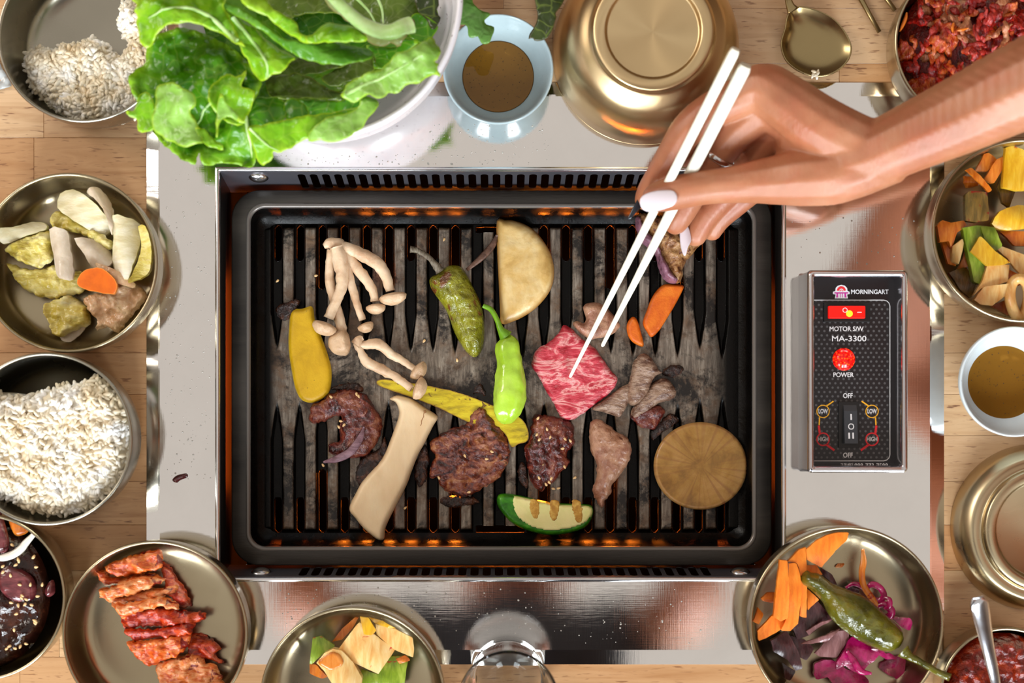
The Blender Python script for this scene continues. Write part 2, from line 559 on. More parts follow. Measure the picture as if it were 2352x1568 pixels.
def vent_strip(name, first, last, npitch, yl, slope, depth_end, north, sw, d0, d1):
    sg = -1 if north else 1
    def f(u, d):   # d = depth below the lip
        return Vector((u, yl + sg * slope * d, -d))
    verts, faces = [], []
    p0 = (first - CX) * S; p1 = (last - CX) * S
    pitch = (p1 - p0) / (npitch - 1)
    dc = (d0 + d1) / 2; hh = (d1 - d0) / 2; CH = hh + 0.0016
    for i in range(npitch):
        ring_cell(verts, faces, p0 + i * pitch, dc, sw * S / 2, hh, pitch / 2, CH, f)
    b = len(verts)
    e0, e1 = p0 - pitch / 2, p1 + pitch / 2
    for (ua, ub, va, vb) in ((x0, e0, dc - CH, dc + CH), (e1, x1, dc - CH, dc + CH), (x0, x1, 0.0, dc - CH), (x0, x1, dc + CH, depth_end)):
        b = len(verts)
        verts += [f(ua, va), f(ub, va), f(ub, vb), f(ua, vb)]
        faces.append([b, b + 1, b + 2, b + 3])
    if not north: pass
    o = mesh(name, verts, faces, m_strip, grill, False)
    md = o.modifiers.new('thick', 'SOLIDIFY'); md.thickness = 0.0008; md.offset = 0
    return f
fN = vent_strip('vent_strip', 689, 1620, 34, hT - 0.0024, 0.20, 0.040, True, 18, 0.0040, 0.0320)
fS = vent_strip('vent_strip', 692, 1628, 34, hB + 0.0024, 0.12, 0.036, False, 19, 0.003, 0.0290)
for (px, py, f, d) in ((594, 409, fN, 0.010), (1700, 409, fN, 0.010), (598, 1316, fS, 0.013), (1702, 1316, fS, 0.013)):
    xx = (px - CX) * S * 1.01
    c = f(xx, d)
    nrm = Vector((0, -1, 0.15)) if f is fN else Vector((0, 1, 0.15))
    verts = []; faces = []
    bm = bmesh.new(); bmesh.ops.create_uvsphere(bm, u_segments=20, v_segments=10, radius=0.0072)
    for v in bm.verts: v.co.z *= 0.5
    rot = nrm.to_track_quat('Z', 'Y').to_matrix()
    for v in bm.verts:
        v.co = rot @ v.co + c
    for fc in bm.faces: fc.smooth = True
    me = bpy.data.meshes.new('screw'); bm.to_mesh(me); bm.free(); me.materials.append(m_screw)
    o = bpy.data.objects.new('screw', me); C.objects.link(o); adopt(o, grill)
# glowing heater rods under the plate
m_glow = plain('glowing_rod', 'ff7020', 0.5, emit='ff7c1e', es=260)
m_glow2 = plain('dim_rod', 'ff7020', 0.5, emit='ff641a', es=30)
def rod(pts, r=0.003, m=None):
    tube('heating_element', pts, [r] * len(pts), m or m_glow, grill, 8, 3)
rod([(-0.110, 0.079, -0.078), (0, 0.081, -0.078), (0.120, 0.079, -0.078)])
rod([(-0.120, -0.036, -0.078), (0, -0.037, -0.078), (0.110, -0.036, -0.078)])
rod([(-0.160, 0.10, -0.082), (-0.162, 0.02, -0.082), (-0.160, -0.06, -0.082)], 0.002, m_glow2)
rod([(0.160, 0.09, -0.082), (0.162, 0.02, -0.082), (0.160, -0.06, -0.082)], 0.0015, m_glow2)

# ================================================================== grill plate (lift-off pan)
def plate_mat():
    m, nt, bs = new_mat('grill_enamel')
    g = N(nt, 'ShaderNodeNewGeometry'); sep = N(nt, 'ShaderNodeSeparateXYZ')
    tc = N(nt, 'ShaderNodeTexCoord'); nt.links.new(tc.outputs['Object'], sep.inputs[0])
    v = coords(nt)
    at = N(nt, 'ShaderNodeAttribute', attribute_name='edge')      # 1 on ridge tops, wear plus ceiling reflection put into the colour
    streak = ntex(nt, coords(nt, (1, 0.12, 1)), 420, 3, 0.7, 0.2)
    blot = ntex(nt, v, 45, 6, 0.72, 0.2)
    worn_sheen = ramp(nt, streak, [(0.3, hexc('4a4038')), (0.5, hexc('6e6256')), (0.72, hexc('94887a'))])
    brown = ramp(nt, ntex(nt, v, 60, 4, 0.7, 1.0), [(0.35, hexc('3a2c22')), (0.6, hexc('6a5340'))])
    worn_sheen = mix(nt, maprange(nt, blot, 0.47, 0.60), worn_sheen, brown)
    worn_sheen = mix(nt, maprange(nt, ntex(nt, v, 24, 6, 0.78, 0.3), 0.50, 0.60), worn_sheen, hexc('1c1714'))
    col = mix(nt, maprange(nt, at.outputs['Fac'], 0.55, 0.95), hexc('080605'), worn_sheen)
    nt.links.new(col, bs.inputs['Base Color'])
    r = maprange(nt, ntex(nt, v, 55, 4, 0.7, 0.7), 0.35, 0.65, 0.16, 0.46)
    nt.links.new(r, bs.inputs['Roughness'])
    bump(nt, bs, ntex(nt, v, 500, 4, 0.7), 0.35, 0.0006)
    nt.links.new(maprange(nt, at.outputs['Fac'], 0.5, 0.95, 0.15, 0.42), bs.inputs['Specular IOR Level'])
    return m
m_pan = plate_mat()
m_flange = food('pan_flange', ['1a1613', '2c2722', '3a342e'], 30, 0.42, 0.15, 700, stretch=(0.15, 1, 1))
FZ, RZ, GZ = -0.020, -0.0420, -0.0470
pan = empty('grill_plate', (0, 0.02, GZ), 'black ridged non-stick grill plate with slots, sitting in the grill well', 'grill plate')
def pl(l, t, r, b, z, rad):
    a = pxbox(l, t, r, b, z)
    return loop(a[0], a[1], a[2], a[3], rad, z, 12)
rings('flange', [pl(532, 437, 1772, 1298, FZ - 0.006, 0.020), pl(532, 437, 1772, 1298, FZ - 0.001, 0.020), pl(535, 440, 1769, 1295, FZ, 0.019),
    pl(566, 469, 1737, 1263, FZ, 0.0125)], m_flange, pan)
rings('rim', [pl(565, 467, 1738, 1265, FZ, 0.0125), pl(568, 470, 1735, 1262, FZ + 0.0009, 0.012), pl(574, 476, 1729, 1256, FZ, 0.011), pl(576, 478, 1727, 1254, FZ - 0.002, 0.0105)],
      plain('grey_rim', '6e6863', 0.3, 0.5), pan)  # rim strip greyer and lighter than the flange
rings('side_wall', [pl(575, 477, 1728, 1255, FZ - 0.001, 0.0105), pl(580, 483, 1724, 1251, FZ - 0.010, 0.010), pl(585, 489, 1719, 1245, FZ - 0.0165, 0.010),
    pl(594, 498, 1711, 1237, FZ - 0.0205, 0.009), pl(616, 514, 1690, 1223, RZ - 0.0014, 0.007)], m_pan, pan)
# ridged floor with slots
fx0, fx1 = W(600, 0, RZ).x, W(1705, 0, RZ).x
fy1, fy0 = W(0, 503, RZ).y, W(0, 1234, RZ).y
gk = S * (H - GZ)
gx = [(638.6 + 50.9 * i - CX) * gk for i in range(21)]
slotN = {i: (517, 664 if i in (2, 5, 8, 12, 15, 18) else 599) for i in range(21) if i not in (9, 10, 11)}
slotS = {i: (1078 if i in (2, 5, 8, 12, 15, 18) else 1141, 1222) for i in slotN}
def gy(p): return (CY - p) * gk
pitch = 50.9 * gk
xs = [fx0 - 0.0005]
cell = [-0.5, -0.42, -0.36, -0.30, -0.25, -0.21, -0.177, -0.15, -0.11, -0.06, 0, 0.06, 0.11, 0.15, 0.177, 0.21, 0.25, 0.30, 0.36, 0.42]
for i in range(21):
    xs += [gx[i] + c * pitch for c in cell]
xs.append(gx[20] + 0.5 * pitch)
xs = sorted(x for x in xs if fx0 <= x <= fx1); xs = [fx0] + xs + [fx1]
yg = np.arange(fy0, fy1, 0.00075)
PA = np.array(xs); nx, ny = len(PA), len(yg)
yt0, yt1 = gy(822), gy(905)          # flat band across the middle
def sstep(a, b, v):
    t = np.clip((v - a) / (b - a), 0, 1); return t * t * (3 - 2 * t)
X, Y = np.meshgrid(PA, yg)
idx = np.clip(np.round((X - gx[0]) / pitch), 0, 20).astype(int)
GXA = np.array(gx)
dx = np.abs(X - GXA[idx]) / pitch
# groove half width narrows to a point towards the middle band
upper = Y > (yt0 + yt1) / 2
jit = np.array([random.Random(i * 5).uniform(-0.004, 0.006) for i in range(21)])[idx]
jit2 = np.array([random.Random(i * 7 + 1).uniform(-0.005, 0.004) for i in range(21)])[idx]
yend = np.where(upper, yt0 + jit, yt1 + jit2)
alen = np.where(upper, Y - yend, yend - Y)
wid = 0.30 * np.clip(alen / 0.030, 0, 1) ** 0.7
wid = np.where((idx >= 0), wid, 0)
q = np.clip((wid - dx) / 0.11, 0, 1)
gdep = (q * q * (3 - 2 * q)) * np.clip(alen / 0.008, 0, 1)
# centre block: wide ridge tongues in the middle columns end before the edge
Z = RZ - (RZ - GZ) * gdep
# outermost margins are smooth
mL = (X < gx[0] - 0.5 * pitch) | (X > gx[20] + 0.5 * pitch)
Z = np.where(mL, RZ - 0.001, Z)
# troughs along the north and south ends
tn = sstep(gy(530), gy(517), Y); ts = sstep(gy(1208), gy(1222), Y)
Z = np.minimum(Z, RZ - (RZ - GZ) * np.maximum(tn, ts) * 0.85)
Z += 0.0 
top = np.clip((Z - GZ) / (RZ - GZ), 0, 1)
fade = sstep(fx0 + 0.002, gx[0] + 0.3 * pitch, X) * sstep(fx1 - 0.002, gx[20] - 1.3 * pitch, X)
worn_sheen = top * (0.45 + 0.55 * fade)  # mask for wear and painted sheen, dimmer towards the side margins
verts = np.stack([X, Y, Z], -1).reshape(-1, 3)
sw2 = 9.0 * gk
hole = np.zeros((ny - 1, nx - 1), bool)
xc = (PA[:-1] + PA[1:]) / 2; yc = (yg[:-1] + yg[1:]) / 2
for i in slotN:
    for (a, b) in (slotN[i], slotS[i]):
        ya, yb = gy(b) + sw2, gy(a) - sw2
        cy = np.clip(yc, ya, yb)
        dd = np.hypot(xc[None, :] - gx[i], (yc - cy)[:, None])
        hole |= dd < sw2
for (a, b, t, bt) in ((1093, 1203, 520, 536), (1094, 1203, 1207, 1222)):
    hole |= ((xc > (a - CX) * gk) & (xc < (b - CX) * gk))[None, :] & ((yc < gy(t)) & (yc > gy(bt)))[:, None]
faces = []
I = np.arange(ny * nx).reshape(ny, nx)
rr, cc = np.nonzero(~hole)
F = np.stack([I[rr, cc], I[rr, cc + 1], I[rr + 1, cc + 1], I[rr + 1, cc]], -1)
faces = F.tolist()
vl = verts.tolist(); al = worn_sheen.reshape(-1).tolist()
# slot side walls
below = {}
def dn(i):
    if i not in below:
        below[i] = len(vl); v = vl[i]; vl.append([v[0], v[1], v[2] - 0.0050]); al.append(1.0)  # slot walls coloured lighter downward so the rod glow shows
    return below[i]
hr, hc = np.nonzero(hole)
for r, c in zip(hr.tolist(), hc.tolist()):
    for (dr, dc, a, b) in ((-1, 0, (r, c), (r, c + 1)), (1, 0, (r + 1, c + 1), (r + 1, c)), (0, -1, (r + 1, c), (r, c)), (0, 1, (r, c + 1), (r + 1, c + 1))):
        if not hole[r + dr, c + dc]:
            a = int(I[a]); b = int(I[b])
            faces.append([b, a, dn(a), dn(b)])
used = set()
for f in faces: used.update(f)
remap = {}; nv = []; na = []
for i in sorted(used):
    remap[i] = len(nv); nv.append(vl[i]); na.append(al[i])
faces = [[remap[i] for i in f] for f in faces]
mesh('ridged_floor', nv, faces, m_pan, pan, True, na)
# ================================================================== bowls, dishes, cutlery
m_champ = steel('champagne_steel', 'b5a78a', 0.26, smudge=0.05)
m_champ2 = steel('champagne_steel_warm', 'dcc092', 0.33, aniso=0.75, radial=True, smudge=0.05)
m_steelbowl = steel('brushed_bowl_steel', 'aca697', 0.26, smudge=0.05)
def at(px, py, z, base):
    p = W(px, py, z); return (p.x, p.y, base)
def bowl_prof(R, h, t=0.0011, foot=0.62, bulge=1.0, wall=0.86):
    i = curve_prof([(0, t + 0.001), (foot * R * 0.9, t + 0.001), (wall * R, h * 0.16), (0.96 * R, h * 0.45), (R - 0.0016, h * 0.94)], 5)
    rim = [(R - 0.0014, h - 0.0006), (R - 0.0006, h), (R + 0.0004, h - 0.0005), (R + 0.0006, h - 0.0016)]
    o = curve_prof([(R + 0.0002, h * 0.92), (R * 1.0 * bulge, h * 0.62), (R * 0.95 * bulge, h * 0.26), (R * wall * 0.92, h * 0.05), (foot * R, 0.0)], 5)
    return i + rim + o + [(foot * R * 0.96, 0.0), (foot * R * 0.93, 0.0012), (0, 0.0012)]
def bowl(px, py, Rpx, h, base, label, mat, name='metal_bowl', **kw):
    R = Rpx * S * (H - h - base)
    o = lathe(name, bowl_prof(R, h, **kw), at(px, py, base + h, base), mat)
    return tag(o, label, 'bowl'), R
bowl(190, 84, 195, 0.050, WZ, 'deep steel bowl half full of rice beside the heaped lettuce, top corner of the table', m_steelbowl)
bowl(155, 603, 205, 0.040, WZ, 'steel bowl holding white cabbage kimchi with one orange carrot slice', m_champ)
bowl(105, 1008, 197, 0.050, WZ, 'deep steel bowl filled with white rice, between the white cabbage and dark marinade bowls', m_steelbowl)
bowl(-42, 1371, 190, 0.042, WZ, 'steel bowl cut by the picture edge, filled with dark sesame marinade', m_champ)
bowl(355, 1455, 212, 0.038, 0.0, 'wide steel bowl with a row of spicy red pork slices', m_champ)
bowl(810, 1607, 212, 0.036, 0.0, 'steel bowl of chopped scallion kimchi below the grill plate', m_champ)
bowl(1945, 1432, 222, 0.036, 0.0, 'wide steel bowl of carrot sticks, red cabbage and a whole green chili', m_champ)
bowl(2312, 1592, 150, 0.036, WZ, 'small steel bowl of dark red chili paste with a spoon in it', m_champ)
bowl(2352, 529, 209, 0.042, WZ, 'steel bowl of red scallion and leek kimchi below the forearm', m_champ)
bowl(2246, 96, 189, 0.045, WZ, 'steel bowl of deep red shredded kimchi above the forearm', m_champ)
# small celadon dishes
def glaze(name, a, b, sp):
    return food(name, [a, b], 40, 0.14, 0.0, spots=[(sp, 900, 0.70)], edge=None, spec=0.6)
m_cel = glaze('pale_blue_glaze', 'a3b5ba', 'afc1c5', '5c5a50')
m_cel2 = glaze('white_glaze', 'c3ced2', 'ccd6da', '6a665c')
m_oil, nt, bs = new_mat('dipping_oil')
bs.inputs['Base Color'].default_value = hexc('a8762c'); bs.inputs['Roughness'].default_value = 0.03
bs.inputs['Transmission Weight'].default_value = 0.5; bs.inputs['IOR'].default_value = 1.4
m_pep = plain('black_pepper', '2a1c10', 0.5)
def dish(px, py, Rpx, h, base, label, mat, oil_r, oil_label):
    R = Rpx * S * (H - h - base); loc = at(px, py, base + h, base)
    ot = 0.0013
    i = curve_prof([(0, 0.006), (R * 0.5, 0.0065), (R * 0.62, 0.011), (R * 0.82, h * 0.62), (R * 0.93, h * 0.93), (R * 0.965, h)], 5)
    o = curve_prof([(R, h - 0.001), (R * 0.97, h * 0.8), (R * 0.80, h * 0.42), (R * 0.60, 0.005), (R * 0.56, 0)], 5)
    d = lathe('sauce_dish', i + [(R * 0.985, h + 0.0002)] + o + [(R * 0.5, 0), (R * 0.48, 0.002), (0, 0.002)], loc, mat)
    tag(d, label, 'dish')
    zo = 0.0135
    oil = lathe('dipping_sauce', [(0, 0.0068), (R * 0.5, 0.0072), (oil_r * R * 0.96, zo - 0.001), (oil_r * R, zo), (oil_r * R * 0.97, zo - 0.0001), (0, zo - 0.0001)][::-1], loc, m_oil)
    tag(oil, oil_label, 'sauce')
    bm = bmesh.new(); rr = random.Random(int(px))
    for k in range(110):
        a = rr.uniform(0, 2 * PI); q = rr.random() ** 0.5 * oil_r * R * 0.9
        mtx = Matrix.Translation((loc[0] + q * math.cos(a), loc[1] + q * math.sin(a), base + zo)) @ Matrix.Rotation(rr.uniform(0, 3), 4, 'Z')
        bmesh.ops.create_icosphere(bm, subdivisions=1, radius=rr.uniform(0.0001, 0.00034), matrix=mtx)
    me = bpy.data.meshes.new('pepper_specks'); bm.to_mesh(me); bm.free(); me.materials.append(m_pep)
    p = bpy.data.objects.new('pepper_specks', me); C.objects.link(p); adopt(p, oil)
    p['kind'] = 'stuff'
dish(1144, 158, 127, 0.036, 0.0, 'pale blue ceramic dish of brown oil between the lettuce bowl and the upturned bowl', m_cel, 0.66, 'clear brown dipping oil with pepper in the pale blue dish touching the lettuce bowl')
dish(2331, 876, 127, 0.034, WZ, 'whitish blue ceramic dish of brown oil beside the control box, on the wood', m_cel2, 0.70, 'golden brown dipping oil with black pepper in the dish below the leek kimchi')
# upturned bowls
def upturned(px, py, Rpx, h, rr, ri, base, label, mat):
    R = Rpx * S * (H - base)
    k = R / Rpx
    a, b = rr * S * (H - h - base), ri * S * (H - h - base)
    prof = [(0, h - 0.004), (b * 0.96, h - 0.004), (b, h - 0.0035), (b * 1.01, h - 0.001), (b * 1.05, h), (a * 0.97, h), (a, h - 0.0012), (a * 1.015, h - 0.0045)]
    prof += curve_prof([(a * 1.03, h - 0.0055), (a + (R - a) * 0.45, h * 0.78), (a + (R - a) * 0.80, h * 0.56), (R * 0.985, h * 0.30), (R, h * 0.12), (R + 0.0002, 0.0012)], 6)
    prof += [(R, 0.0), (R - 0.0014, 0.0), (R - 0.002, h * 0.2), (R * 0.8, h * 0.52), (a, h - 0.0075), (0, h - 0.0075)]
    o = lathe('metal_bowl', prof, at(px, py, base, base), mat, seg=128)
    return tag(o, label, 'bowl')
upturned(1480, 121, 211, 0.060, 140, 108, 0.0, 'upturned champagne-coloured steel bowl with foot ring, behind the chopsticks', m_champ2)
upturned(2372, 1210, 190, 0.026, 142, 115, WZ, 'upturned shallow brass-toned steel bowl between the oil dish and the chili paste', steel('brass_steel', 'c4b391', 0.3, aniso=0.5, radial=True))
# lettuce bowl
m_white = food('speckled_glaze', ['dcd6da', 'e6e1e3'], 30, 0.22, 0.0, spots=[('6a5058', 260, 0.665), ('85707a', 120, 0.70)])
Rw = 331 * S * (H - 0.085)
lp = curve_prof([(0, 0.008), (Rw * 0.5, 0.009), (Rw * 0.76, 0.024), (Rw * 0.90, 0.055), (Rw * 0.955, 0.082)], 6) + \
    [(Rw * 0.965, 0.0845), (Rw * 0.985, 0.0852), (Rw, 0.083)] + curve_prof([(Rw, 0.080), (Rw * 0.965, 0.052), (Rw * 0.86, 0.022), (Rw * 0.62, 0.004), (Rw * 0.5, 0.0)], 6) + [(Rw * 0.48, 0.002), (0, 0.002)]
tag(lathe('salad_bowl', lp, at(732, -12, 0.085, 0.0), m_white, seg=128), 'large white speckled ceramic bowl heaped with green lettuce', 'bowl')
# water glass
m_glass, nt, bs = new_mat('clear_glass')
bs.inputs['Transmission Weight'].default_value = 1.0; bs.inputs['Roughness'].default_value = 0.0; bs.inputs['IOR'].default_value = 1.45
bs.inputs['Base Color'].default_value = (0.97, 0.99, 0.98, 1)
Rg = 117 * S * (H - 0.09)
gp = [(0, 0.010)] + curve_prof([(Rg * 0.66, 0.010), (Rg * 0.74, 0.014), (Rg * 0.82, 0.045), (Rg * 0.945, 0.088)], 5) + [(Rg * 0.965, 0.0898), (Rg, 0.088)] + \
    curve_prof([(Rg * 0.99, 0.084), (Rg * 0.87, 0.045), (Rg * 0.80, 0.010), (Rg * 0.76, 0.0)], 5) + [(0, 0.0)]
tag(lathe('drinking_glass', gp, at(1168, 1612, 0.09, 0.0), m_glass, seg=96), 'clear glass tumbler at the lower edge of the steel cover', 'glass')

# spoon by the upturned bowl
m_gold = steel('worn_gold_steel', 'a8946a', 0.28, smudge=0.08)
m_spoon = steel('bright_spoon_steel', 'd6d8de', 0.16)
def spoon_bowl(outline, z, depth, mat, label, name, handle, hr, hflat, cat='spoon'):
    pts = smooth_closed(outline, 5)
    cx = sum(p[0] for p in pts) / len(pts); cy = sum(p[1] for p in pts) / len(pts)
    L = []
    ks = [(1.0, 0.0), (0.985, 0.0006), (0.95, 0.0), (0.86, -0.35), (0.7, -0.66), (0.5, -0.86), (0.28, -0.97), (0.06, -1.0)]
    top = []
    for f, d in ks:
        zz = z + (d if abs(d) < 0.001 else 0) + (d * depth if abs(d) >= 0.001 else 0)
        top.append([W(cx + (p[0] - cx) * f, cy + (p[1] - cy) * f, z) * 1 + Vector((0, 0, zz - z)) for p in pts])
    bot = [[v - Vector((0, 0, 0.001)) for v in l] for l in top]
    lo = bot[::-1] + top
    root = empty(name, W(cx, cy, 0) , label, cat)
    rings('bowl', lo, mat, root, cap=True)
    # underside cap
    hp = [Vector(W(a, b, c)) for a, b, c in handle]
    tube('handle', hp, hr, mat, root, 14, 5, hflat)
    return root
spoon_bowl([(1803, 62), (1793, 100), (1803, 137), (1832, 163), (1872, 176), (1912, 170), (1945, 145), (1957, 112), (1945, 78), (1918, 45), (1880, 24), (1840, 14), (1815, 22), (1806, 42)],
    0.0065, 0.006, m_gold, 'gold-toned steel spoon with rice stuck to its tip, bowl up on the wood', 'table_spoon',
    [(1822, 26, 0.0068), (1812, 4, 0.008), (1800, -60, 0.012), (1780, -200, 0.011), (1770, -330, 0.004)], [0.0045, 0.0026, 0.0024, 0.0032, 0.004], 0.4)
# a few rice grains on the spoon tip
m_rice, nt, bs = new_mat('rice_grain')
oi_v = coords(nt)
bs.inputs['Base Color'].default_value = hexc('efe6d2')
vz = N(nt, 'ShaderNodeTexVoronoi'); vz.inputs['Scale'].default_value = 260; nt.links.new(oi_v, vz.inputs['Vector'])
nt.links.new(ramp(nt, ntex(nt, oi_v, 45, 3, 0.6), [(0.3, hexc('e0c9a2')), (0.5, hexc('eee2ca')), (0.66, hexc('faf8f4'))]), bs.inputs['Base Color'])
bs.inputs['Roughness'].default_value = 0.32
bs.inputs['Subsurface Weight'].default_value = 0.25; bs.inputs['Subsurface Radius'].default_value = (0.003, 0.0025, 0.002)
bs.inputs['Subsurface Scale'].default_value = 0.5
def grain_template():
    bm = bmesh.new(); bmesh.ops.create_uvsphere(bm, u_segments=7, v_segments=6, radius=1)
    bm.normal_update()
    vs = [(v.co.x, v.co.y, v.co.z) for v in bm.verts]; fs = [[v.index for v in f.verts] for f in bm.faces]
    bm.free(); return np.array(vs), fs
GV, GF = grain_template()
def grains(name, items, mat, parent=None, l=0.0036, w=0.00155):
    """items: (point, yaw, pitch, scale)"""
    V = []; F = []; b = 0
    for p, yaw, pit, s in items:
        v = GV * np.array([w * s, w * s, l * s]) 
        v[:, 0] += 0.12 * w * (v[:, 2] / l) ** 2 * 4
        M = np.array(Matrix.Rotation(yaw, 3, 'Z') @ Matrix.Rotation(PI / 2 - pit, 3, 'Y'))
        v = v @ M.T + np.array(p)
        V.append(v); F += [[i + b for i in f] for f in GF]; b += len(v)
    return mesh(name, np.concatenate(V).tolist(), F, mat, parent)
rr = random.Random(3)
g = grains('rice_grain', [(W(1872 + rr.uniform(-6, 8), 170 + rr.uniform(-6, 6), 0.0085 + rr.uniform(0, 0.001)), rr.uniform(0, 6), rr.uniform(-.3, .3), rr.uniform(0.7, 1)) for k in range(7)], m_rice, None, 0.0024, 0.0011)
tag(g, 'small clump of white rice stuck on the gold spoon tip', 'rice', kind='stuff')
# metal chopsticks
def stick(name, a, b, r0, r1, mat, label, cat, group=None, flat=0.75, seg=12):
    o = tube(name, [Vector(W(*a)), (Vector(W(*a)) + Vector(W(*b))) / 2, Vector(W(*b))], [r0, (r0 + r1) / 2, r1], mat, None, seg, 2, flat)
    return tag(o, label, cat, group)
stick('metal_chopstick', (2020, 74, 0.0), (1880, -175, 0.0), 0.0016, 0.0026, m_gold, 'gold metal chopstick with its tip bare on the wood beside the spoon', 'chopstick', 'metal chopsticks', 0.8)
stick('metal_chopstick', (2056, 24, 0.0), (1912, -170, 0.0), 0.0016, 0.0026, m_gold, 'gold metal chopstick whose tip meets the red kimchi bowl', 'chopstick', 'metal chopsticks', 0.8)
# spoon standing in the chili paste
rt = empty('paste_spoon', W(2290, 1560, 0.02), 'bright steel spoon standing handle-up in the chili paste', 'spoon')
tube('handle', [Vector(W(2246, 1371, 0.095)), Vector(W(2248, 1385, 0.094)), Vector(W(2254, 1410, 0.089)), Vector(W(2268, 1480, 0.072)), Vector(W(2288, 1570, 0.052)), Vector(W(2296, 1610, 0.036))],
     [0.0036, 0.0056, 0.0058, 0.0044, 0.0034, 0.003], m_spoon, rt, 16, 5, 0.28)
tube('bowl', [Vector(W(2296, 1608, 0.036)), Vector(W(2300, 1625, 0.030)), Vector(W(2304, 1650, 0.024)), Vector(W(2308, 1680, 0.020))], [0.003, 0.010, 0.012, 0.004], m_spoon, rt, 16, 5, 0.25)
# clear plastic wrapper behind the rice bowl
m_film, nt, bs = new_mat('clear_film')
bs.inputs['Base Color'].default_value = hexc('c9cccc'); bs.inputs['Roughness'].default_value = 0.2; bs.inputs['Alpha'].default_value = 0.75
tag(slab('plastic_wrapper', [(-60, 90), (-20, 100), (2, 150), (14, 170), (26, 196), (8, 204), (-30, 212), (-70, 200)], WZ + 0.001, 0.0002, m_film, sp=0.002, sheet=True, amp=0.003, ns=200),
    'crumpled clear plastic film sticking out behind the half-eaten rice bowl', 'wrapper')

# water and grease droplets on the steel cover
m_drop, nt, bs = new_mat('droplet')
bs.inputs['Base Color'].default_value = hexc('d8d4cc'); bs.inputs['Roughness'].default_value = 0.05; bs.inputs['Transmission Weight'].default_value = 0.6; bs.inputs['IOR'].default_value = 1.33
rr = random.Random(31); V = []; F = []
def drop(px, py, r):
    c = W(px, py, 0); b = len(V); n = 8
    V.append((c.x, c.y, r * 0.6))
    for q, zz in ((0.6, 0.42), (1.0, 0.0)):
        for k in range(n):
            a = 2 * PI * k / n; V.append((c.x + q * r * math.cos(a), c.y + q * r * math.sin(a), r * zz))
    for k in range(n):
        k2 = (k + 1) % n
        F.append([b, b + 1 + k, b + 1 + k2]); F.append([b + 1 + k, b + 1 + n + k, b + 1 + n + k2, b + 1 + k2])
for (l, t, r_, b_, cnt) in ((380, 660, 486, 1100, 150), (980, 285, 1262, 378, 130), (640, 1345, 1000, 1440, 120), (1010, 1345, 1640, 1480, 110), (378, 400, 488, 640, 50), (1812, 500, 2120, 610, 30), (640, 350, 980, 378, 60)):
    for k in range(cnt): drop(rr.uniform(l, r_), rr.uniform(t, b_), rr.choice((0.0002, 0.0003, 0.0004, 0.0006)) * rr.uniform(0.8, 1.2))
tag(mesh('water_droplets', V, F, m_drop), 'fine scattered droplets on the brushed steel cover round the grill', 'water', kind='stuff')
# ================================================================== food helpers
def curlf(pts, z, ang, amt, pw=2, bend=0.0):
    """height field over a piece: amt at its ends across direction ang (positive = ends up)"""
    wp = [W(p[0], p[1], z) for p in pts]
    c = sum(wp, Vector()) / len(wp); d = Vector((math.cos(ang), math.sin(ang), 0))
    e = max(abs((p - c).dot(d)) for p in wp) or 1
    def f(x, y):
        t = ((x - c.x) * d.x + (y - c.y) * d.y) / e
        return amt * abs(t) ** pw + bend * t
    return f
def wavef(amt, ns, seed, base=None):
    def f(x, y):
        v = amt * noise.noise(Vector((x * ns, y * ns, seed * 3.7)))
        return v + (base(x, y) if base else 0)
    return f
_sd = [0]
def piece(name, pts, z, th, mat, label, cat, group=None, curl=None, wave=0.0, wn=60, parent=None, **kw):
    _sd[0] += 1
    zf = curlf(pts, z, *curl) if curl else None
    if wave: zf = wavef(wave, wn, _sd[0], zf)
    kw.setdefault('sp', 0.0014); kw.setdefault('seed', _sd[0])
    o = slab(name, pts, z, th, mat, parent, zf=zf, **kw)
    if parent is None: tag(o, label, cat, group)
    elif label: o['label'] = label
    return o
Z2 = lambda L: zc(620, 840, 3.647, L)
Z3 = lambda L: zc(1180, 840, 3.136, L)
Z5 = lambda L: zc(560, 460, 3.563, L)
Z6 = lambda L: zc(1180, 460, 3.564, L)
G = RZ
# ---- materials
m_squash = food('grilled_squash', ['b88d00', 'cc9f08', 'd8ac14'], 45, 0.42, 0.25, 700, sss=0.1, edge=('e0b830', 0.10), spots=[('8a6a10', 160, 0.70)])
m_squash2 = food('charred_squash', ['8f7c12', 'c2a814', 'd8c428'], 70, 0.42, 0.3, 500, sss=0.1, stretch=(1, 3, 1), rot=0.35, edge=('7a4a12', 0.10), spots=[('6a4a14', 130, 0.64)])
m_eryngii = food('king_oyster', ['d9b88e', 'e4c8a0', 'e8d2ac'], 22, 0.45, 0.2, 600, sss=0.2, edge=('c9a47a', 0.08), spots=[('c8a83c', 28, 0.66)], stretch=(1, 0.5, 1))
m_mush = food('beech_mushroom', ['c09a78', 'd6b796', 'e0c6a8'], 60, 0.42, 0.3, 500, sss=0.2)
m_mcap = food('mushroom_cap', ['b08c68', 'c8a582', 'd4b492'], 90, 0.36, 0.4, 700, sss=0.15)
m_meat = food('grilled_beef', ['260c06', '561c10', '7e3a22', 'a4683f'], 85, 0.15, 1.0, 320, sss=0.05, dist=1.2, stretch=(1, 1.7, 1), rot=0.5, spots=[('1c0a06', 60, 0.67)], bd=0.0016, spec=0.7)
m_meat2 = food('marinated_beef', ['220806', '4c140e', '6c281a', '8c5036'], 85, 0.14, 1.0, 320, dist=1.2, sss=0.05, bd=0.0014, spec=0.7)
m_meat3 = food('pale_cooked_beef', ['84523a', 'a0705a', 'b4886c', '946448'], 70, 0.26, 1.0, 260, sss=0.1, bd=0.0012, spots=[('5a2e1c', 60, 0.66)])
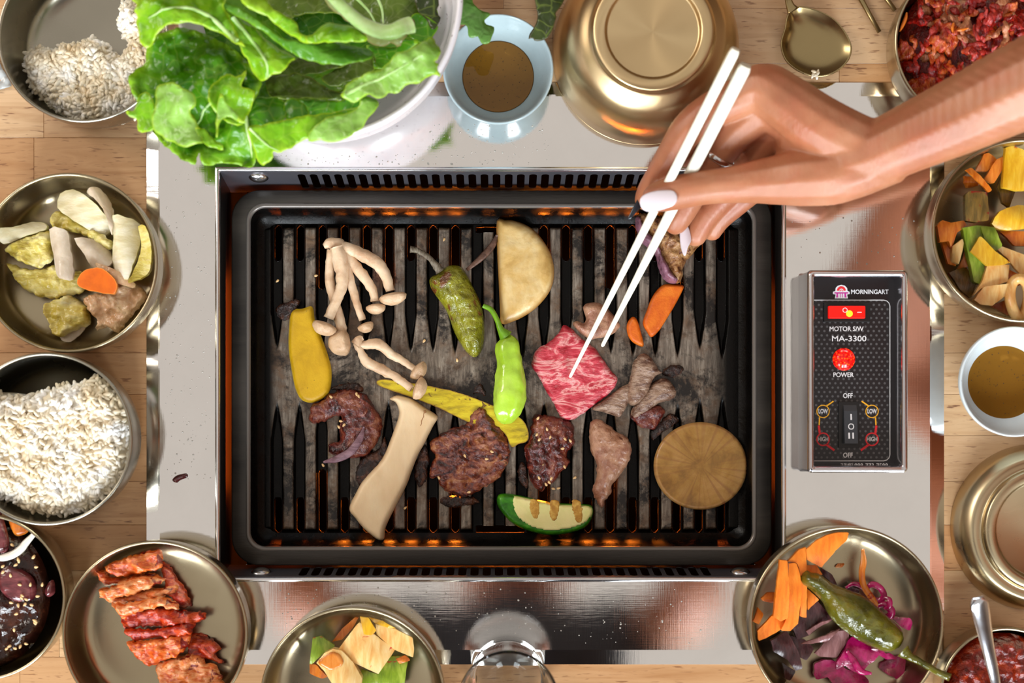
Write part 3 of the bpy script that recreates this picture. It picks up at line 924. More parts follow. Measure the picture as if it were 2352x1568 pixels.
m_meat4 = food('grey_cooked_beef', ['5c3c2e', '80604e', 'a48670', '70503e'], 70, 0.17, 1.0, 220, sss=0.08, bd=0.0014, stretch=(1, 2.2, 1), rot=-0.7, spec=0.7)
m_raw = food('marbled_raw_beef', ['98101e', 'b42838', 'c84450', 'e4a09c', 'c03c48', 'a81c2c'], 34, 0.26, 0.6, 260, sss=0.12, stretch=(1.2, 3.2, 1), rot=-0.6, dist=1.1, bd=0.0012)
m_fat = food('beef_fat', ['5c3442', '8c6070', '744656'], 120, 0.28, 0.6, 400, sss=0.15)
m_sear = food('seared_beef', ['4a2414', '8a5a34', 'b08454', '5e2c18'], 120, 0.22, 0.9, 360, sss=0.05, bd=0.0014)
m_carrot = food('carrot_flesh', ['c8560c', 'd8670f', 'e27a1c'], 80, 0.42, 0.35, 600, sss=0.15, edge=('a8400c', 0.07))
m_carrot2 = food('fresh_carrot', ['d96a10', 'ea7c18', 'f08c28'], 60, 0.4, 0.25, 600, sss=0.15, stretch=(4, 1, 1))
m_potato = food('grilled_potato', ['b8904c', 'd0ab68', 'dcc088', 'c49c58'], 32, 0.36, 0.3, 300, sss=0.15, edge=('a87430', 0.14), spots=[('7a5220', 230, 0.72)])
m_chili = food('blistered_chili', ['5e5a0c', '76740e', '8c8820', '6c6810'], 50, 0.15, 1.0, 150, sss=0.08, spots=[('6a3c14', 48, 0.63)], bd=0.003, spec=0.8)
m_cstem = food('chili_stem', ['4c3e30', '6e6250', '8a8070'], 200, 0.4, 0.6, 700, stretch=(3, 1, 1))
m_lgreen = food('light_green_chili', ['94b824', 'a8cc38', 'b8d850'], 30, 0.2, 0.25, 120, sss=0.15, spec=0.7, bd=0.002)
m_lstem = food('green_stem', ['5c8a10', '74a41c'], 100, 0.35, 0.3)
m_onion = food('grilled_red_onion', ['5a3a40', '785660', '8e6c74'], 150, 0.35, 0.4, 600, stretch=(1, 3, 1))
m_onion2 = food('browned_onion', ['3c241a', '5a3c2c', '6e4e40'], 150, 0.4, 0.4, 600)
m_zskin = food('zucchini_skin', ['1e5408', '2f7410', '4c9418'], 120, 0.3, 0.3)
m_zflesh = food('zucchini_flesh', ['d6cf84', 'e4d894', 'ecdca0'], 40, 0.35, 0.2, 500, sss=0.2, edge=('a8c058', 0.10))
m_mark = food('char_mark', ['a06c1c', 'b8862e', 'd0a850'], 260, 0.5, 0.3)
m_sesame = plain('sesame', 'd9b27c', 0.4)
m_char = food('burnt_bits', ['100806', '2e160c', '5a3018'], 150, 0.18, 0.9, 500, bd=0.002)
# translucent radish slice
m_radish, nt, bs = new_mat('translucent_radish')
v = coords(nt); 
tc = N(nt, 'ShaderNodeTexCoord')
f = ntex(nt, v, 50, 5, 0.65, 0.4)
col = ramp(nt, f, [(0.32, hexc('80582a')), (0.5, hexc('a87c3c')), (0.68, hexc('bc8e52'))])
a = N(nt, 'ShaderNodeAttribute', attribute_name='edge')
col = mix(nt, maprange(nt, a.outputs['Fac'], 0.06, 0.09, 0.6, 0.0), col, hexc('c2935a'))
g2 = N(nt, 'ShaderNodeTexGradient', gradient_type='RADIAL'); nt.links.new(tc.outputs['Object'], g2.inputs[0])
rn = N(nt, 'ShaderNodeTexNoise', noise_dimensions='1D'); rn.inputs['Scale'].default_value = 40; nt.links.new(g2.outputs['Fac'], rn.inputs['W'])
col = mix(nt, maprange(nt, rn.outputs['Fac'], 0.5, 0.7, 0, 0.5), col, hexc('8a5c34'))
nt.links.new(col, bs.inputs['Base Color']); bs.inputs['Roughness'].default_value = 0.25
bs.inputs['Alpha'].default_value = 0.82; bs.inputs['Subsurface Weight'].default_value = 0.2; bs.inputs['Subsurface Scale'].default_value = 0.004

# ================================================================== food on the grill
piece('yellow_squash_slice', [(668, 712), (692, 708), (716, 703), (722, 735), (738, 775), (752, 815), (760, 850), (757, 895), (740, 915), (715, 925), (690, 917), (676, 890), (668, 850), (661, 800), (662, 750)], G, 0.0045, m_squash,
      'oval golden yellow squash slice at the left of the grill plate', 'squash slice', wave=0.0004)
piece('yellow_squash_slice', [(865, 881), (875, 871), (925, 876), (976, 884), (1059, 903), (1130, 930), (1185, 952), (1209, 977), (1213, 1010), (1190, 1020), (1174, 1026), (1157, 993), (1120, 980), (1075, 969), (1017, 941), (963, 919), (894, 895)], G, 0.004, m_squash2,
      'long browned yellow squash strip lying under the pale green chili and beef', 'squash slice', curl=(0, 0.001), wave=0.0006, crisp=True, jag=0.0003)
o = piece('king_oyster_mushroom', [(893, 915), (910, 907), (930, 910), (949, 917), (976, 936), (1004, 956), (995, 976), (985, 996), (973, 1020), (960, 1043), (946, 1078), (935, 1109), (922, 1136), (908, 1163), (894, 1190), (883, 1216), (880, 1240), (867, 1242), (848, 1228), (831, 1213), (815, 1193), (800, 1173), (805, 1152), (812, 1139), (828, 1109), (848, 1085), (867, 1065), (883, 1040), (895, 1010), (905, 983), (913, 960), (915, 944), (908, 925), (896, 918)],
      G + 0.001, 0.0085, m_eryngii, 'big cream king oyster mushroom slice lying diagonally at lower left of the grill plate', 'mushroom', ew=0.004, amp=0.0004, ns=90)
piece('gill_slit', Z2([(1290, 370), (1310, 385), (1290, 460), (1262, 525), (1245, 520), (1262, 440)]), G + 0.0088, 0.0008, food('gill_brown', ['9a6c44', 'b98c60'], 80, 0.5), None, None, parent=o)
def caps(px, py, z, rx, ry, ang, h, mat, parent, flat=0.0):
    """mushroom cap: domed ellipsoid with a tucked rim; ang is the direction the stem enters from (degrees, image axes)"""
    c = W(px, py, z); k = S * (H - z)
    bm = bmesh.new(); bmesh.ops.create_uvsphere(bm, u_segments=28, v_segments=18, radius=1)
    a = math.radians(ang); ax = Vector((math.cos(a), -math.sin(a), 0)); sd = Vector((ax.y, -ax.x, 0))
    for v in bm.verts:
        p = v.co.copy()
        t = p.x                      # +x faces the stem
        if t > 0.05: p.x = 0.05 + (t - 0.05) * 0.42
        nz = 1 + 0.07 * noise.fractal(p * 1.6 + Vector((px, py, 0)), 1, 2, 3)
        q = ax * (p.x * rx * k * nz) + sd * (p.y * ry * k * nz) + Vector((0, 0, p.z * h * nz))
        v.co = c + q
    for f in bm.faces: f.smooth = True
    me = bpy.data.meshes.new('cap'); bm.to_mesh(me); bm.free(); me.materials.append(mat)
    o = bpy.data.objects.new('cap', me); C.objects.link(o); adopt(o, parent); return o
def stemt(pts, rad, parent, z=None, mat=None, name='stem'):
    zz = z if isinstance(z, list) else [z] * len(pts)
    return tube(name, [W(p[0], p[1], q) for p, q in zip(pts, zz)], [r * S for r in rad], mat or m_mush, parent, 14, 5, 0.9, 0.25, 260, seed=len(pts) + pts[0][0])
mc = empty('beech_mushroom_cluster', W(775, 640, G), 'cluster of pale beech mushrooms joined at the base, caps fanned downward', 'mushroom')
zs = G + 0.007
stemt([(772, 568), (779, 590), (786, 625), (784, 660), (770, 694), (755, 731)], [17, 18, 16, 14, 13, 12], mc, zs + 0.004)
stemt([(764, 575), (758, 610), (759, 656), (776, 713), (785, 765)], [14, 11, 12, 12, 13], mc, zs - 0.001)
stemt([(783, 580), (796, 605), (804, 645), (818, 693), (833, 735)], [14, 12, 11, 9, 9], mc, zs)
stemt([(786, 574), (813, 606), (843, 645), (858, 672), (861, 692)], [14, 14, 13, 11, 10], mc, zs)
stemt([(780, 566), (829, 583), (869, 608), (889, 640), (897, 668)], [13, 15, 15, 12, 11], mc, zs + 0.002)
stemt([(744, 566), (757, 560), (775, 563), (790, 572)], [7, 14, 18, 13], mc, zs + 0.001, name='base')
caps(746, 749, zs + 0.006, 22, 29, -70, 0.007, m_mcap, mc)
caps(840, 748, zs, 16, 19, -110, 0.006, m_mcap, mc)
caps(863, 705, zs, 17, 23, -95, 0.0065, m_mcap, mc)
caps(902, 681, zs + 0.002, 20, 32, -100, 0.007, m_mcap, mc)
mc2 = empty('beech_mushroom_pair', W(860, 820, G), 'two long-stemmed beech mushrooms with a broad round cap at their joined end', 'mushroom')
caps(789, 787, zs + 0.001, 36, 30, -5, 0.010, m_mcap, mc2)
stemt([(818, 785), (836, 792), (869, 790), (897, 812), (925, 828), (952, 848)], [11, 10, 13, 11, 9, 8], mc2, zs)
stemt([(820, 788), (826, 803), (843, 830), (883, 852), (912, 868), (946, 892)], [10, 9, 12, 12, 10, 9], mc2, [zs, zs, zs, zs, zs + 0.002, zs + 0.004])
stemt([(816, 792), (826, 780), (834, 776)], [12, 10, 5], mc2, zs + 0.002, name='base')
caps(959, 849, zs, 20, 24, 220, 0.0065, m_mcap, mc2)
caps(960, 891, zs + 0.004, 20, 27, 200, 0.0065, m_mcap, mc2)

o = piece('grilled_beef', [(752, 906), (773, 896), (812, 895), (839, 906), (859, 936), (874, 963), (874, 993), (858, 1026), (839, 1048), (812, 1052), (780, 1050), (754, 1040), (754, 1018), (773, 1015), (779, 1004), (776, 982), (782, 958), (768, 955), (746, 966), (721, 971), (708, 969), (708, 950), (713, 930), (735, 920)],
      G, 0.0085, m_meat2, 'dark crescent-shaped grilled beef with an onion strip on it, below the yellow squash', 'beef', amp=0.0022, ns=190, jag=0.0012, wave=0.001, sp=0.0009, octv=5)
tag(tube('onion_strip', [W(743, 1061, G + 0.004), W(775, 1053, G + 0.0105), W(806, 1036, G + 0.012), W(828, 1005, G + 0.012), W(836, 980, G + 0.0105)], [0.0008, 0.0026, 0.003, 0.0024, 0.0006], m_onion, None, 12, 5, 0.45), 'curved purple-grey onion strip on the crescent-shaped beef', 'onion')
piece('grilled_beef', [(987, 1015), (1004, 1002), (1039, 983), (1072, 972), (1078, 950), (1100, 932), (1119, 944), (1135, 963), (1155, 988), (1171, 1026), (1172, 1048), (1160, 1076), (1141, 1103), (1108, 1122), (1083, 1136), (1059, 1142), (1031, 1131), (1007, 1117), (1004, 1098), (985, 1098), (987, 1070), (998, 1050), (989, 1032)],
      G, 0.0075, m_meat, 'largest browned beef piece, glossy and wrinkled, at the lower centre of the grill plate', 'beef', amp=0.0028, ns=150, jag=0.0014, wave=0.0015, sp=0.0009, octv=5,
      groove=lambda x, y: -0.0022 * math.exp(-((x - W(1080 + 0.1 * 0, 0, G).x - (y - W(0, 1040, G).y) * 0.12) / 0.0022) ** 2))
piece('grilled_beef', [(1228, 952), (1257, 955), (1280, 958), (1301, 964), (1317, 977), (1320, 1019), (1301, 1044), (1311, 1063), (1292, 1082), (1276, 1105), (1253, 1117), (1244, 1130), (1228, 1117), (1215, 1095), (1209, 1063), (1206, 1028), (1218, 1006), (1221, 974)],
      G, 0.009, m_meat2, 'dark beef chunk sprinkled with sesame seeds, just below the raw pink beef', 'beef', amp=0.0030, ns=170, jag=0.0013, wave=0.0015, sp=0.0009, octv=5)
piece('grilled_beef', [(1359, 968), (1378, 964), (1397, 974), (1416, 990), (1441, 1003), (1453, 1028), (1448, 1057), (1426, 1092), (1406, 1117), (1406, 1133), (1390, 1152), (1382, 1168), (1371, 1149), (1362, 1127), (1371, 1098), (1371, 1063), (1359, 1038), (1354, 999)],
      G, 0.008, m_meat3, 'light brown drop-shaped cooked beef tapering down toward the zucchini', 'beef', amp=0.0014, ns=190, jag=0.0010, sp=0.0009, octv=5)
fold = empty('folded_beef', W(1460, 900, G), 'grey-brown folded cooked beef strips fanning out beside the raw beef', 'beef')
piece('flap', [(1452, 852), (1456, 832), (1472, 813), (1489, 813), (1503, 827), (1517, 850), (1524, 855), (1505, 866), (1490, 900), (1470, 925), (1448, 930), (1440, 905), (1446, 880)], G + 0.003, 0.0065, m_meat4, None, None, parent=fold, amp=0.0012, ns=150, jag=0.0005, wave=0.002)
piece('flap', [(1455, 878), (1458, 905), (1440, 935), (1425, 958), (1405, 952), (1384, 946), (1359, 938), (1378, 923), (1405, 904), (1429, 888)], G, 0.006, m_meat4, None, None, parent=fold, amp=0.0009, ns=150, jag=0.0005, wave=0.001)
piece('flap', [(1478, 905), (1505, 875), (1532, 868), (1545, 880), (1556, 900), (1548, 916), (1515, 926), (1490, 948), (1462, 962), (1450, 950), (1462, 925)], G + 0.0015, 0.0065, m_meat4, None, None, parent=fold, amp=0.0012, ns=150, jag=0.0005, wave=0.002)
piece('flap', [(1450, 950), (1480, 935), (1510, 930), (1531, 940), (1520, 962), (1508, 984), (1494, 986), (1465, 976)], G, 0.006, m_meat2, None, None, parent=fold, amp=0.0018, ns=180, jag=0.0009, wave=0.001)
piece('raw_beef', [(1295, 745), (1315, 755), (1337, 777), (1365, 797), (1382, 819), (1404, 850), (1420, 872), (1403, 901), (1371, 926), (1346, 945), (1311, 966), (1288, 958), (1272, 926), (1253, 894), (1234, 859), (1221, 836), (1233, 802), (1261, 785), (1284, 763)],
      G + 0.0008, 0.005, m_raw, 'raw pink marbled beef slice pinched by the white chopsticks', 'raw beef', amp=0.0006, ns=120, jag=0.0005, wave=0.0016, wn=45)
piece('grilled_beef', [(1340, 704), (1354, 693), (1382, 696), (1402, 712), (1424, 741), (1421, 755), (1404, 769), (1360, 778), (1345, 772), (1326, 757), (1316, 743), (1326, 736), (1343, 741), (1347, 728)],
      G, 0.006, m_meat3, 'small cooked beef piece beneath the chopsticks, above the raw beef', 'beef', amp=0.0012, ns=160, jag=0.0006, wave=0.001)
hm = empty('folded_seared_beef', W(1540, 570, G), 'seared beef with a purple fatty edge standing under the fingertips', 'beef')
piece('seared_side', [(1468, 488), (1500, 484), (1540, 505), (1590, 540), (1612, 556), (1592, 583), (1575, 605), (1570, 640), (1553, 648), (1535, 622), (1518, 585), (1500, 550), (1478, 520)], G + 0.004, 0.013, m_sear, None, None, parent=hm, amp=0.0026, ns=170, jag=0.001)
piece('fat_edge', [(1462, 498), (1472, 492), (1485, 520), (1512, 548), (1530, 590), (1550, 625), (1562, 640), (1550, 648), (1530, 640), (1517, 612), (1508, 580), (1478, 552), (1466, 525)], G + 0.004, 0.014, m_fat, 'purple fatty edge', None, parent=hm, amp=0.0016, ns=170, jag=0.0008, ew=0.004)
piece('carrot_slice', [(1522, 654), (1545, 651), (1571, 654), (1570, 665), (1553, 698), (1531, 735), (1514, 760), (1497, 774), (1486, 760), (1477, 741), (1486, 713), (1500, 679)], G, 0.0045, m_carrot, 'larger orange carrot slice, long oval, right of the chopsticks', 'carrot', ew=0.002)
piece('carrot_slice', [(1441, 743), (1452, 727), (1463, 731), (1472, 757), (1480, 794), (1463, 791), (1449, 780), (1441, 763)], G, 0.004, m_carrot, 'smaller orange carrot sliver beside the larger carrot slice', 'carrot', ew=0.002)
piece('potato_slice', [(1141, 504), (1160, 502), (1180, 503), (1208, 513), (1230, 528), (1250, 552), (1266, 580), (1274, 617), (1270, 651), (1256, 679), (1230, 707), (1202, 726), (1180, 736), (1152, 742), (1148, 700), (1145, 640), (1142, 580)], G, 0.0085, m_potato,
      'half-round grilled potato slice, pale yellow, at the top of the grill plate', 'potato', ew=0.0075, sub=3, amp=0.0005, ns=90)
tag(tube('onion_strip', [W(1142, 540, G + 0.003), W(1130, 565, G + 0.003), W(1105, 592, G + 0.004), W(1072, 620, G + 0.005)], [0.0012, 0.0024, 0.0023, 0.0012], m_onion2, None, 10, 5, 0.5), 'thin browned onion strip between the blistered chili and the potato slice', 'onion')
ch = empty('blistered_green_chili', W(1050, 710, G), 'wrinkled olive green chili with browned blisters and a long grey stem', 'chili')
piece('pod', [(1003, 626), (1020, 610), (1037, 605), (1058, 609), (1073, 630), (1086, 656), (1102, 690), (1110, 725), (1112, 770), (1107, 800), (1095, 817), (1080, 815), (1060, 793), (1042, 760), (1028, 720), (1010, 690), (990, 662), (984, 640), (992, 630)], G, 0.0145, m_chili, None, None, parent=ch, ew=0.0125, amp=0.0026, ns=85, sp=0.0012,
      groove=lambda x, y: -0.0018 * math.exp(-((x - W(1045 + 0, 0, G).x + (y - W(0, 700, G).y) * 0.36) / 0.0013) ** 2))
tube('stem', [W(942, 573, G + 0.011), W(958, 575, G + 0.011), W(981, 588, G + 0.012), W(998, 605, G + 0.012), W(1010, 622, G + 0.010)], [0.0026, 0.0020, 0.0019, 0.0022, 0.0034], m_cstem, ch, 12, 5, 1.0, 0.3, 500)
ch = empty('pale_green_chili', W(1170, 870, G), 'fresh pale lime green chili pointing down at the centre of the grill plate', 'chili')
k = S * 1.035
tube('pod', [W(1163, 770, G + 0.010), W(1166, 785, G + 0.0105), W(1168, 805, G + 0.011), W(1172, 840, G + 0.0115), W(1173, 880, G + 0.0115), W(1170, 915, G + 0.011), W(1163, 945, G + 0.010), W(1157, 966, G + 0.009), W(1155, 973, G + 0.009)],
     [10 * k, 24 * k, 28 * k, 29 * k, 35 * k, 37 * k, 31 * k, 17 * k, 4 * k], m_lgreen, ch, 40, 6, 0.85, 0.10, 130, lobes=5, lobe=0.055)
tube('stem', [W(1110, 702, G + 0.009), W(1128, 711, G + 0.010), W(1142, 735, G + 0.011), W(1150, 756, G + 0.012), W(1162, 772, G + 0.011)], [0.0016, 0.0019, 0.0019, 0.0026, 0.0052], m_lstem, ch, 12, 5)
zu = empty('zucchini_slice', W(1255, 1185, G), 'half-moon zucchini slice with green rind and three brown grill marks', 'zucchini')
piece('rind', [(1144, 1138), (1160, 1134), (1180, 1136), (1215, 1143), (1270, 1155), (1320, 1158), (1355, 1160), (1364, 1172), (1360, 1192), (1345, 1212), (1310, 1225), (1265, 1230), (1220, 1222), (1180, 1205), (1155, 1180), (1142, 1158)], G, 0.0065, m_zskin, 'dark green rind', None, parent=zu, ew=0.003)
piece('flesh', [(1180, 1139), (1215, 1145), (1270, 1157), (1320, 1160), (1353, 1162), (1362, 1172), (1357, 1190), (1338, 1206), (1300, 1217), (1260, 1220), (1225, 1213), (1196, 1197), (1180, 1174), (1175, 1152)], G + 0.004, 0.0035, m_zflesh, None, None, parent=zu, ew=0.0012)
for (a, b) in (((1225, 1160), (1229, 1186)), ((1273, 1162), (1272, 1190)), ((1322, 1162), (1329, 1196))):
    piece('grill_mark', [(a[0] - 8, a[1] - 12), (a[0] + 11, a[1] - 9), (b[0] + 10, b[1] - 8), (b[0] + 2, b[1] + 6), (b[0] - 9, b[1] - 4)], G + 0.0074, 0.0003, m_mark, None, None, parent=zu, sp=0.0008, jag=0.0009, jn=900, prof='flat')
piece('radish_slice', [(1610 + 108 * math.cos(a * PI / 16), 1070 + 101 * math.sin(a * PI / 16)) for a in range(32)], G + 0.0015, 0.0032, m_radish, 'round translucent amber radish slice at the lower right of the grill plate', 'radish', ew=0.002, sub=2, wave=0.0006)
# burnt scraps round the meat
for i, (pts, lab) in enumerate((
    ([(1085, 905), (1090, 888), (1102, 880), (1113, 890), (1116, 912), (1108, 905), (1098, 902)], 'small curled dark brown scrap above the biggest beef piece'),
    ([(832, 1050), (870, 1030), (882, 1000), (890, 1040), (880, 1075), (860, 1110), (835, 1120), (815, 1095)], 'burnt crust beside the crescent-shaped beef, left of the king oyster slice'),
    ([(955, 1060), (975, 1020), (985, 1050), (980, 1100), (962, 1120), (952, 1095)], 'burnt crust between the king oyster slice and the biggest beef piece'),
    ([(690, 690), (672, 688), (640, 700), (632, 716), (650, 738), (668, 728)], 'dark burnt lump above the oval yellow squash slice'),
    ([(1535, 950), (1555, 955), (1560, 968), (1535, 985), (1515, 1000), (1500, 1010), (1495, 995), (1515, 970)], 'dark crisp scrap below the folded grey beef'),
    ([(1532, 842), (1560, 838), (1572, 846), (1560, 862), (1538, 866), (1522, 858)], 'flat burnt crumb right of the folded grey beef'),
    ([(1010, 1145), (1040, 1138), (1085, 1142), (1100, 1155), (1060, 1165), (1020, 1162)], 'burnt scrap just under the biggest beef piece'),
    ([(752, 892), (775, 884), (800, 878), (822, 880), (838, 896), (820, 900), (780, 898)], 'black crust along the top of the crescent-shaped beef'),
    ([(1210, 1085), (1200, 1060), (1190, 1080), (1196, 1110), (1212, 1120)], 'small burnt crumb left of the sesame beef chunk'))):
    piece('burnt_scrap', pts, G - 0.0005, 0.003, m_char, lab, 'scrap', amp=0.0014, ns=260, jag=0.0012, jn=500, sp=0.0012)
# sesame seeds
def seed_mesh():
    bm = bmesh.new(); bmesh.ops.create_uvsphere(bm, u_segments=8, v_segments=6, radius=1)
    for v in bm.verts:
        v.co = Vector((v.co.x * 0.0009 * (1 - 0.35 * v.co.y), v.co.y * 0.00155, v.co.z * 0.0006))
    for f in bm.faces: f.smooth = True
    me = bpy.data.meshes.new('sesame_seed'); bm.to_mesh(me); bm.free(); me.materials.append(m_sesame); return me
SM = seed_mesh(); rr = random.Random(9)
def seeds(L, z, label, group):
    for (x, y) in L:
        o = bpy.data.objects.new('sesame_seed', SM); o.location = W(x, y, z); o.rotation_euler = (rr.uniform(-.3, .3), rr.uniform(-.3, .3), rr.uniform(0, 6.3))
        C.objects.link(o); tag(o, label, 'seed', group)
seeds([(760, 911), (819, 905), (824, 910), (790, 976), (783, 967), (778, 980)], G + 0.0095, 'toasted sesame seed on the crescent-shaped beef', 'sesame seeds on the crescent beef')
seeds([(1068, 1047), (1118, 1054), (1130, 1037), (1008, 1097), (1077, 1130)], G + 0.0087, 'toasted sesame seed on the biggest beef piece', 'sesame seeds on the biggest beef')
seeds([(1236, 960), (1233, 998), (1264, 1004), (1298, 1008), (1239, 1009), (1256, 985), (1238, 1097), (1266, 1099), (1254, 1112), (1262, 1108), (1297, 1072), (1292, 1030), (1310, 1012), (1250, 1068)], G + 0.0098, 'toasted sesame seed on the dark sesame-covered beef chunk', 'sesame seeds on the beef chunk')
seeds([(637, 645), (726, 633), (931, 1166), (974, 783), (1050, 827), (1020, 550), (1320, 1097), (742, 1068), (1283, 1121), (1271, 1122)], G + 0.0006, 'toasted sesame seed lying loose on the bare grill plate', 'loose sesame seeds')
# ================================================================== food in the bowls
# ---- rice
def rice_fill(name, poly, zlo, zhi, n, label, seed, extra=None):
    P = np.array([(p.x, p.y) for p in (W(q[0], q[1], zhi) for q in smooth_closed(poly, 4))])
    lo, hi = P.min(0), P.max(0); r = random.Random(seed); it = []
    root_pts = []
    while len(it) < n:
        c = np.array([[r.uniform(lo[0], hi[0]), r.uniform(lo[1], hi[1])] for _ in range(400)])
        c = c[inside(c, P)]; d = pdist(c, P)
        for (x, y), dd in zip(c, d):
            t = min(1, dd / 0.014)
            top = zlo + (zhi - zlo) * math.sqrt(1 - (1 - t) ** 2) + 0.0026 * noise.noise(Vector((x * 90, y * 90, seed)))
            z = top - r.random() ** 1.5 * 0.004
            it.append(((x, y, z), r.uniform(0, 2 * PI), r.gauss(0, 0.35), r.uniform(0.78, 1.12)))
            if len(it) >= n: break
    o = grains(name, it, m_rice)
    tag(o, label, 'rice', kind='stuff')
    m = slab('rice_mound', poly, zlo - 0.006, zhi - zlo + 0.0045, m_rice, o, ew=0.014, amp=0.002, ns=150, sp=0.002)
    m['kind'] = 'stuff'
    m.matrix_parent_inverse = Matrix.Translation(-o.location)
    return o
rice_fill('cooked_rice', [(-110, 940), (-60, 905), (0, 900), (60, 905), (110, 888), (170, 880), (200, 864), (240, 885), (278, 930), (292, 980), (292, 1040), (276, 1090), (236, 1140), (190, 1172), (130, 1186), (60, 1176), (0, 1150), (-70, 1110), (-110, 1040)],
          0.022, 0.040, 1900, 'white rice filling the bowl between the white cabbage and the dark marinade', 5)
rice_fill('cooked_rice', [(42, 132), (62, 98), (110, 105), (130, 92), (170, 88), (190, 74), (230, 88), (246, 112), (270, 116), (286, 90), (266, 60), (262, 20), (280, -10), (330, 0), (372, 60), (376, 130), (366, 190), (330, 240), (262, 268), (200, 272), (140, 258), (90, 222), (60, 190)],
          0.012, 0.030, 1500, 'half-eaten white rice in the corner bowl beside the lettuce', 8)
# ---- white cabbage kimchi
Z4 = lambda L: zc(0, 392, 3.35, L)
m_cabw = food('white_cabbage', ['bfae80', 'd6caa6', 'e6dfcb'], 30, 0.2, 0.3, 200, sss=0.2, stretch=(1, 3, 1), rot=0.8, edge=('d6cf98', 0.06), spec=0.6)
m_caby = food('yellow_cabbage', ['a8912c', 'c4ae4c', 'd6c674', 'dccf98'], 40, 0.24, 0.7, 130, sss=0.2, stretch=(1, 2.5, 1), spec=0.6, bd=0.002)
m_cabp = food('pink_cabbage', ['b88c5c', 'cea47c', 'd9bb94', 'c8a060'], 50, 0.22, 0.8, 150, sss=0.2, spec=0.6, bd=0.002)
m_cabt = food('clear_cabbage', ['b3a088', 'c9b8a2', 'd8ccba'], 40, 0.18, 0.4, 140, sss=0.25, spec=0.6, bd=0.0015)
m_carrotw = food('boiled_carrot', ['c4560c', 'd8640c', 'dc7020'], 40, 0.25, 0.15, 400, sss=0.15, edge=('e88830', 0.08))
cab = [
 ('b', [(415, 300), (560, 330), (700, 430), (850, 540), (840, 610), (740, 560), (600, 480), (390, 440)], m_caby, 0.013, 0.004, 'yellow frilled cabbage leaf showing under the big white cabbage rib', (1.2, -0.004)),
 ('h', [(30, 700), (150, 740), (260, 750), (400, 720), (560, 760), (640, 790), (640, 900), (560, 950), (350, 975), (200, 930), (120, 850)], m_caby, 0.010, 0.006, 'olive yellow rolled cabbage leaf at the lower left of the white kimchi', (1.4, -0.003)),
 ('f', [(-30, 450), (0, 440), (110, 430), (240, 390), (330, 400), (350, 450), (200, 500), (50, 555), (-20, 540)], m_cabw, 0.012, 0.006, 'white cabbage rib piece at the far left of its bowl', (1.3, -0.002)),
 ('g', [(10, 590), (150, 530), (360, 450), (390, 560), (390, 680), (280, 740), (140, 690), (60, 640)], m_caby, 0.015, 0.004, 'ribbed cream and yellow cabbage leaf left of the upright pale strip', (0.3, -0.004)),
 ('a', [(430, 160), (540, 135), (640, 180), (760, 280), (830, 400), (830, 450), (750, 490), (640, 430), (520, 350), (430, 280)], m_cabw, 0.018, 0.004, 'largest smooth white cabbage rib at the top of the white kimchi', (2.3, -0.006)),
 ('c', [(650, 160), (740, 118), (820, 230), (860, 350), (865, 440), (850, 495), (830, 400), (790, 290), (720, 210)], m_cabt, 0.022, 0.003, 'thin arched cabbage strip standing behind the big white rib', (0.5, -0.004)),
 ('e', [(1065, 430), (1130, 430), (1170, 560), (1170, 700), (1130, 800), (1020, 855), (1000, 850), (1060, 700), (1090, 560)], m_caby, 0.016, 0.006, 'pale yellow cabbage slice pressed against the right wall of the bowl', (0.2, 0.003)),
 ('d', [(865, 345), (960, 355), (1055, 400), (1060, 560), (1020, 720), (985, 840), (900, 800), (850, 700), (870, 520)], m_cabw, 0.018, 0.005, 'upright white cabbage rib with fine lines, right part of the bowl', (0.2, -0.004)),
 ('j', [(570, 520), (700, 520), (780, 570), (850, 660), (840, 730), (740, 760), (690, 740), (640, 640)], m_cabt, 0.018, 0.004, 'translucent wet cabbage piece in the middle of the white kimchi', (0.8, -0.004)),
 ('i', [(365, 445), (480, 445), (520, 490), (530, 600), (550, 700), (550, 830), (490, 835), (430, 800), (400, 640)], m_cabt, 0.023, 0.0035, 'narrow pale pink cabbage strip lying upright across the yellow leaves', (0.1, -0.003)),
 ('m', [(460, 1270), (540, 1320), (660, 1210), (600, 1190)], m_cabt, 0.004, 0.002, 'small clear cabbage scrap at the bottom of the bowl', (0, 0.001)),
 ('l', [(330, 1010), (480, 960), (580, 990), (670, 1090), (650, 1180), (550, 1220), (450, 1275), (380, 1250), (350, 1160), (320, 1090)], m_caby, 0.008, 0.010, 'crumpled round yellow cabbage leaf at the bottom of the bowl', (0, -0.002)),
 ('n', [(640, 970), (760, 930), (900, 880), (1000, 860), (1080, 910), (1115, 950), (1090, 1010), (1000, 1100), (880, 1240), (800, 1200), (720, 1220), (730, 1150), (640, 1030)], m_cabp, 0.010, 0.008, 'ruffled pinkish cabbage leaf below the orange carrot', (0.8, -0.002)),
 ('n2', [(735, 705), (850, 745), (940, 790), (1040, 870), (1010, 900), (900, 860), (800, 790), (745, 745)], m_cabp, 0.020, 0.003, 'thin pink cabbage edge just above the carrot', (0.8, -0.001)),
 ('k', [(590, 870), (620, 790), (700, 750), (780, 750), (850, 800), (900, 870), (890, 930), (860, 950), (760, 935), (650, 910)], m_carrotw, 0.024, 0.004, 'bright orange half-round carrot slice on the white cabbage kimchi', (0, 0.0)),
]
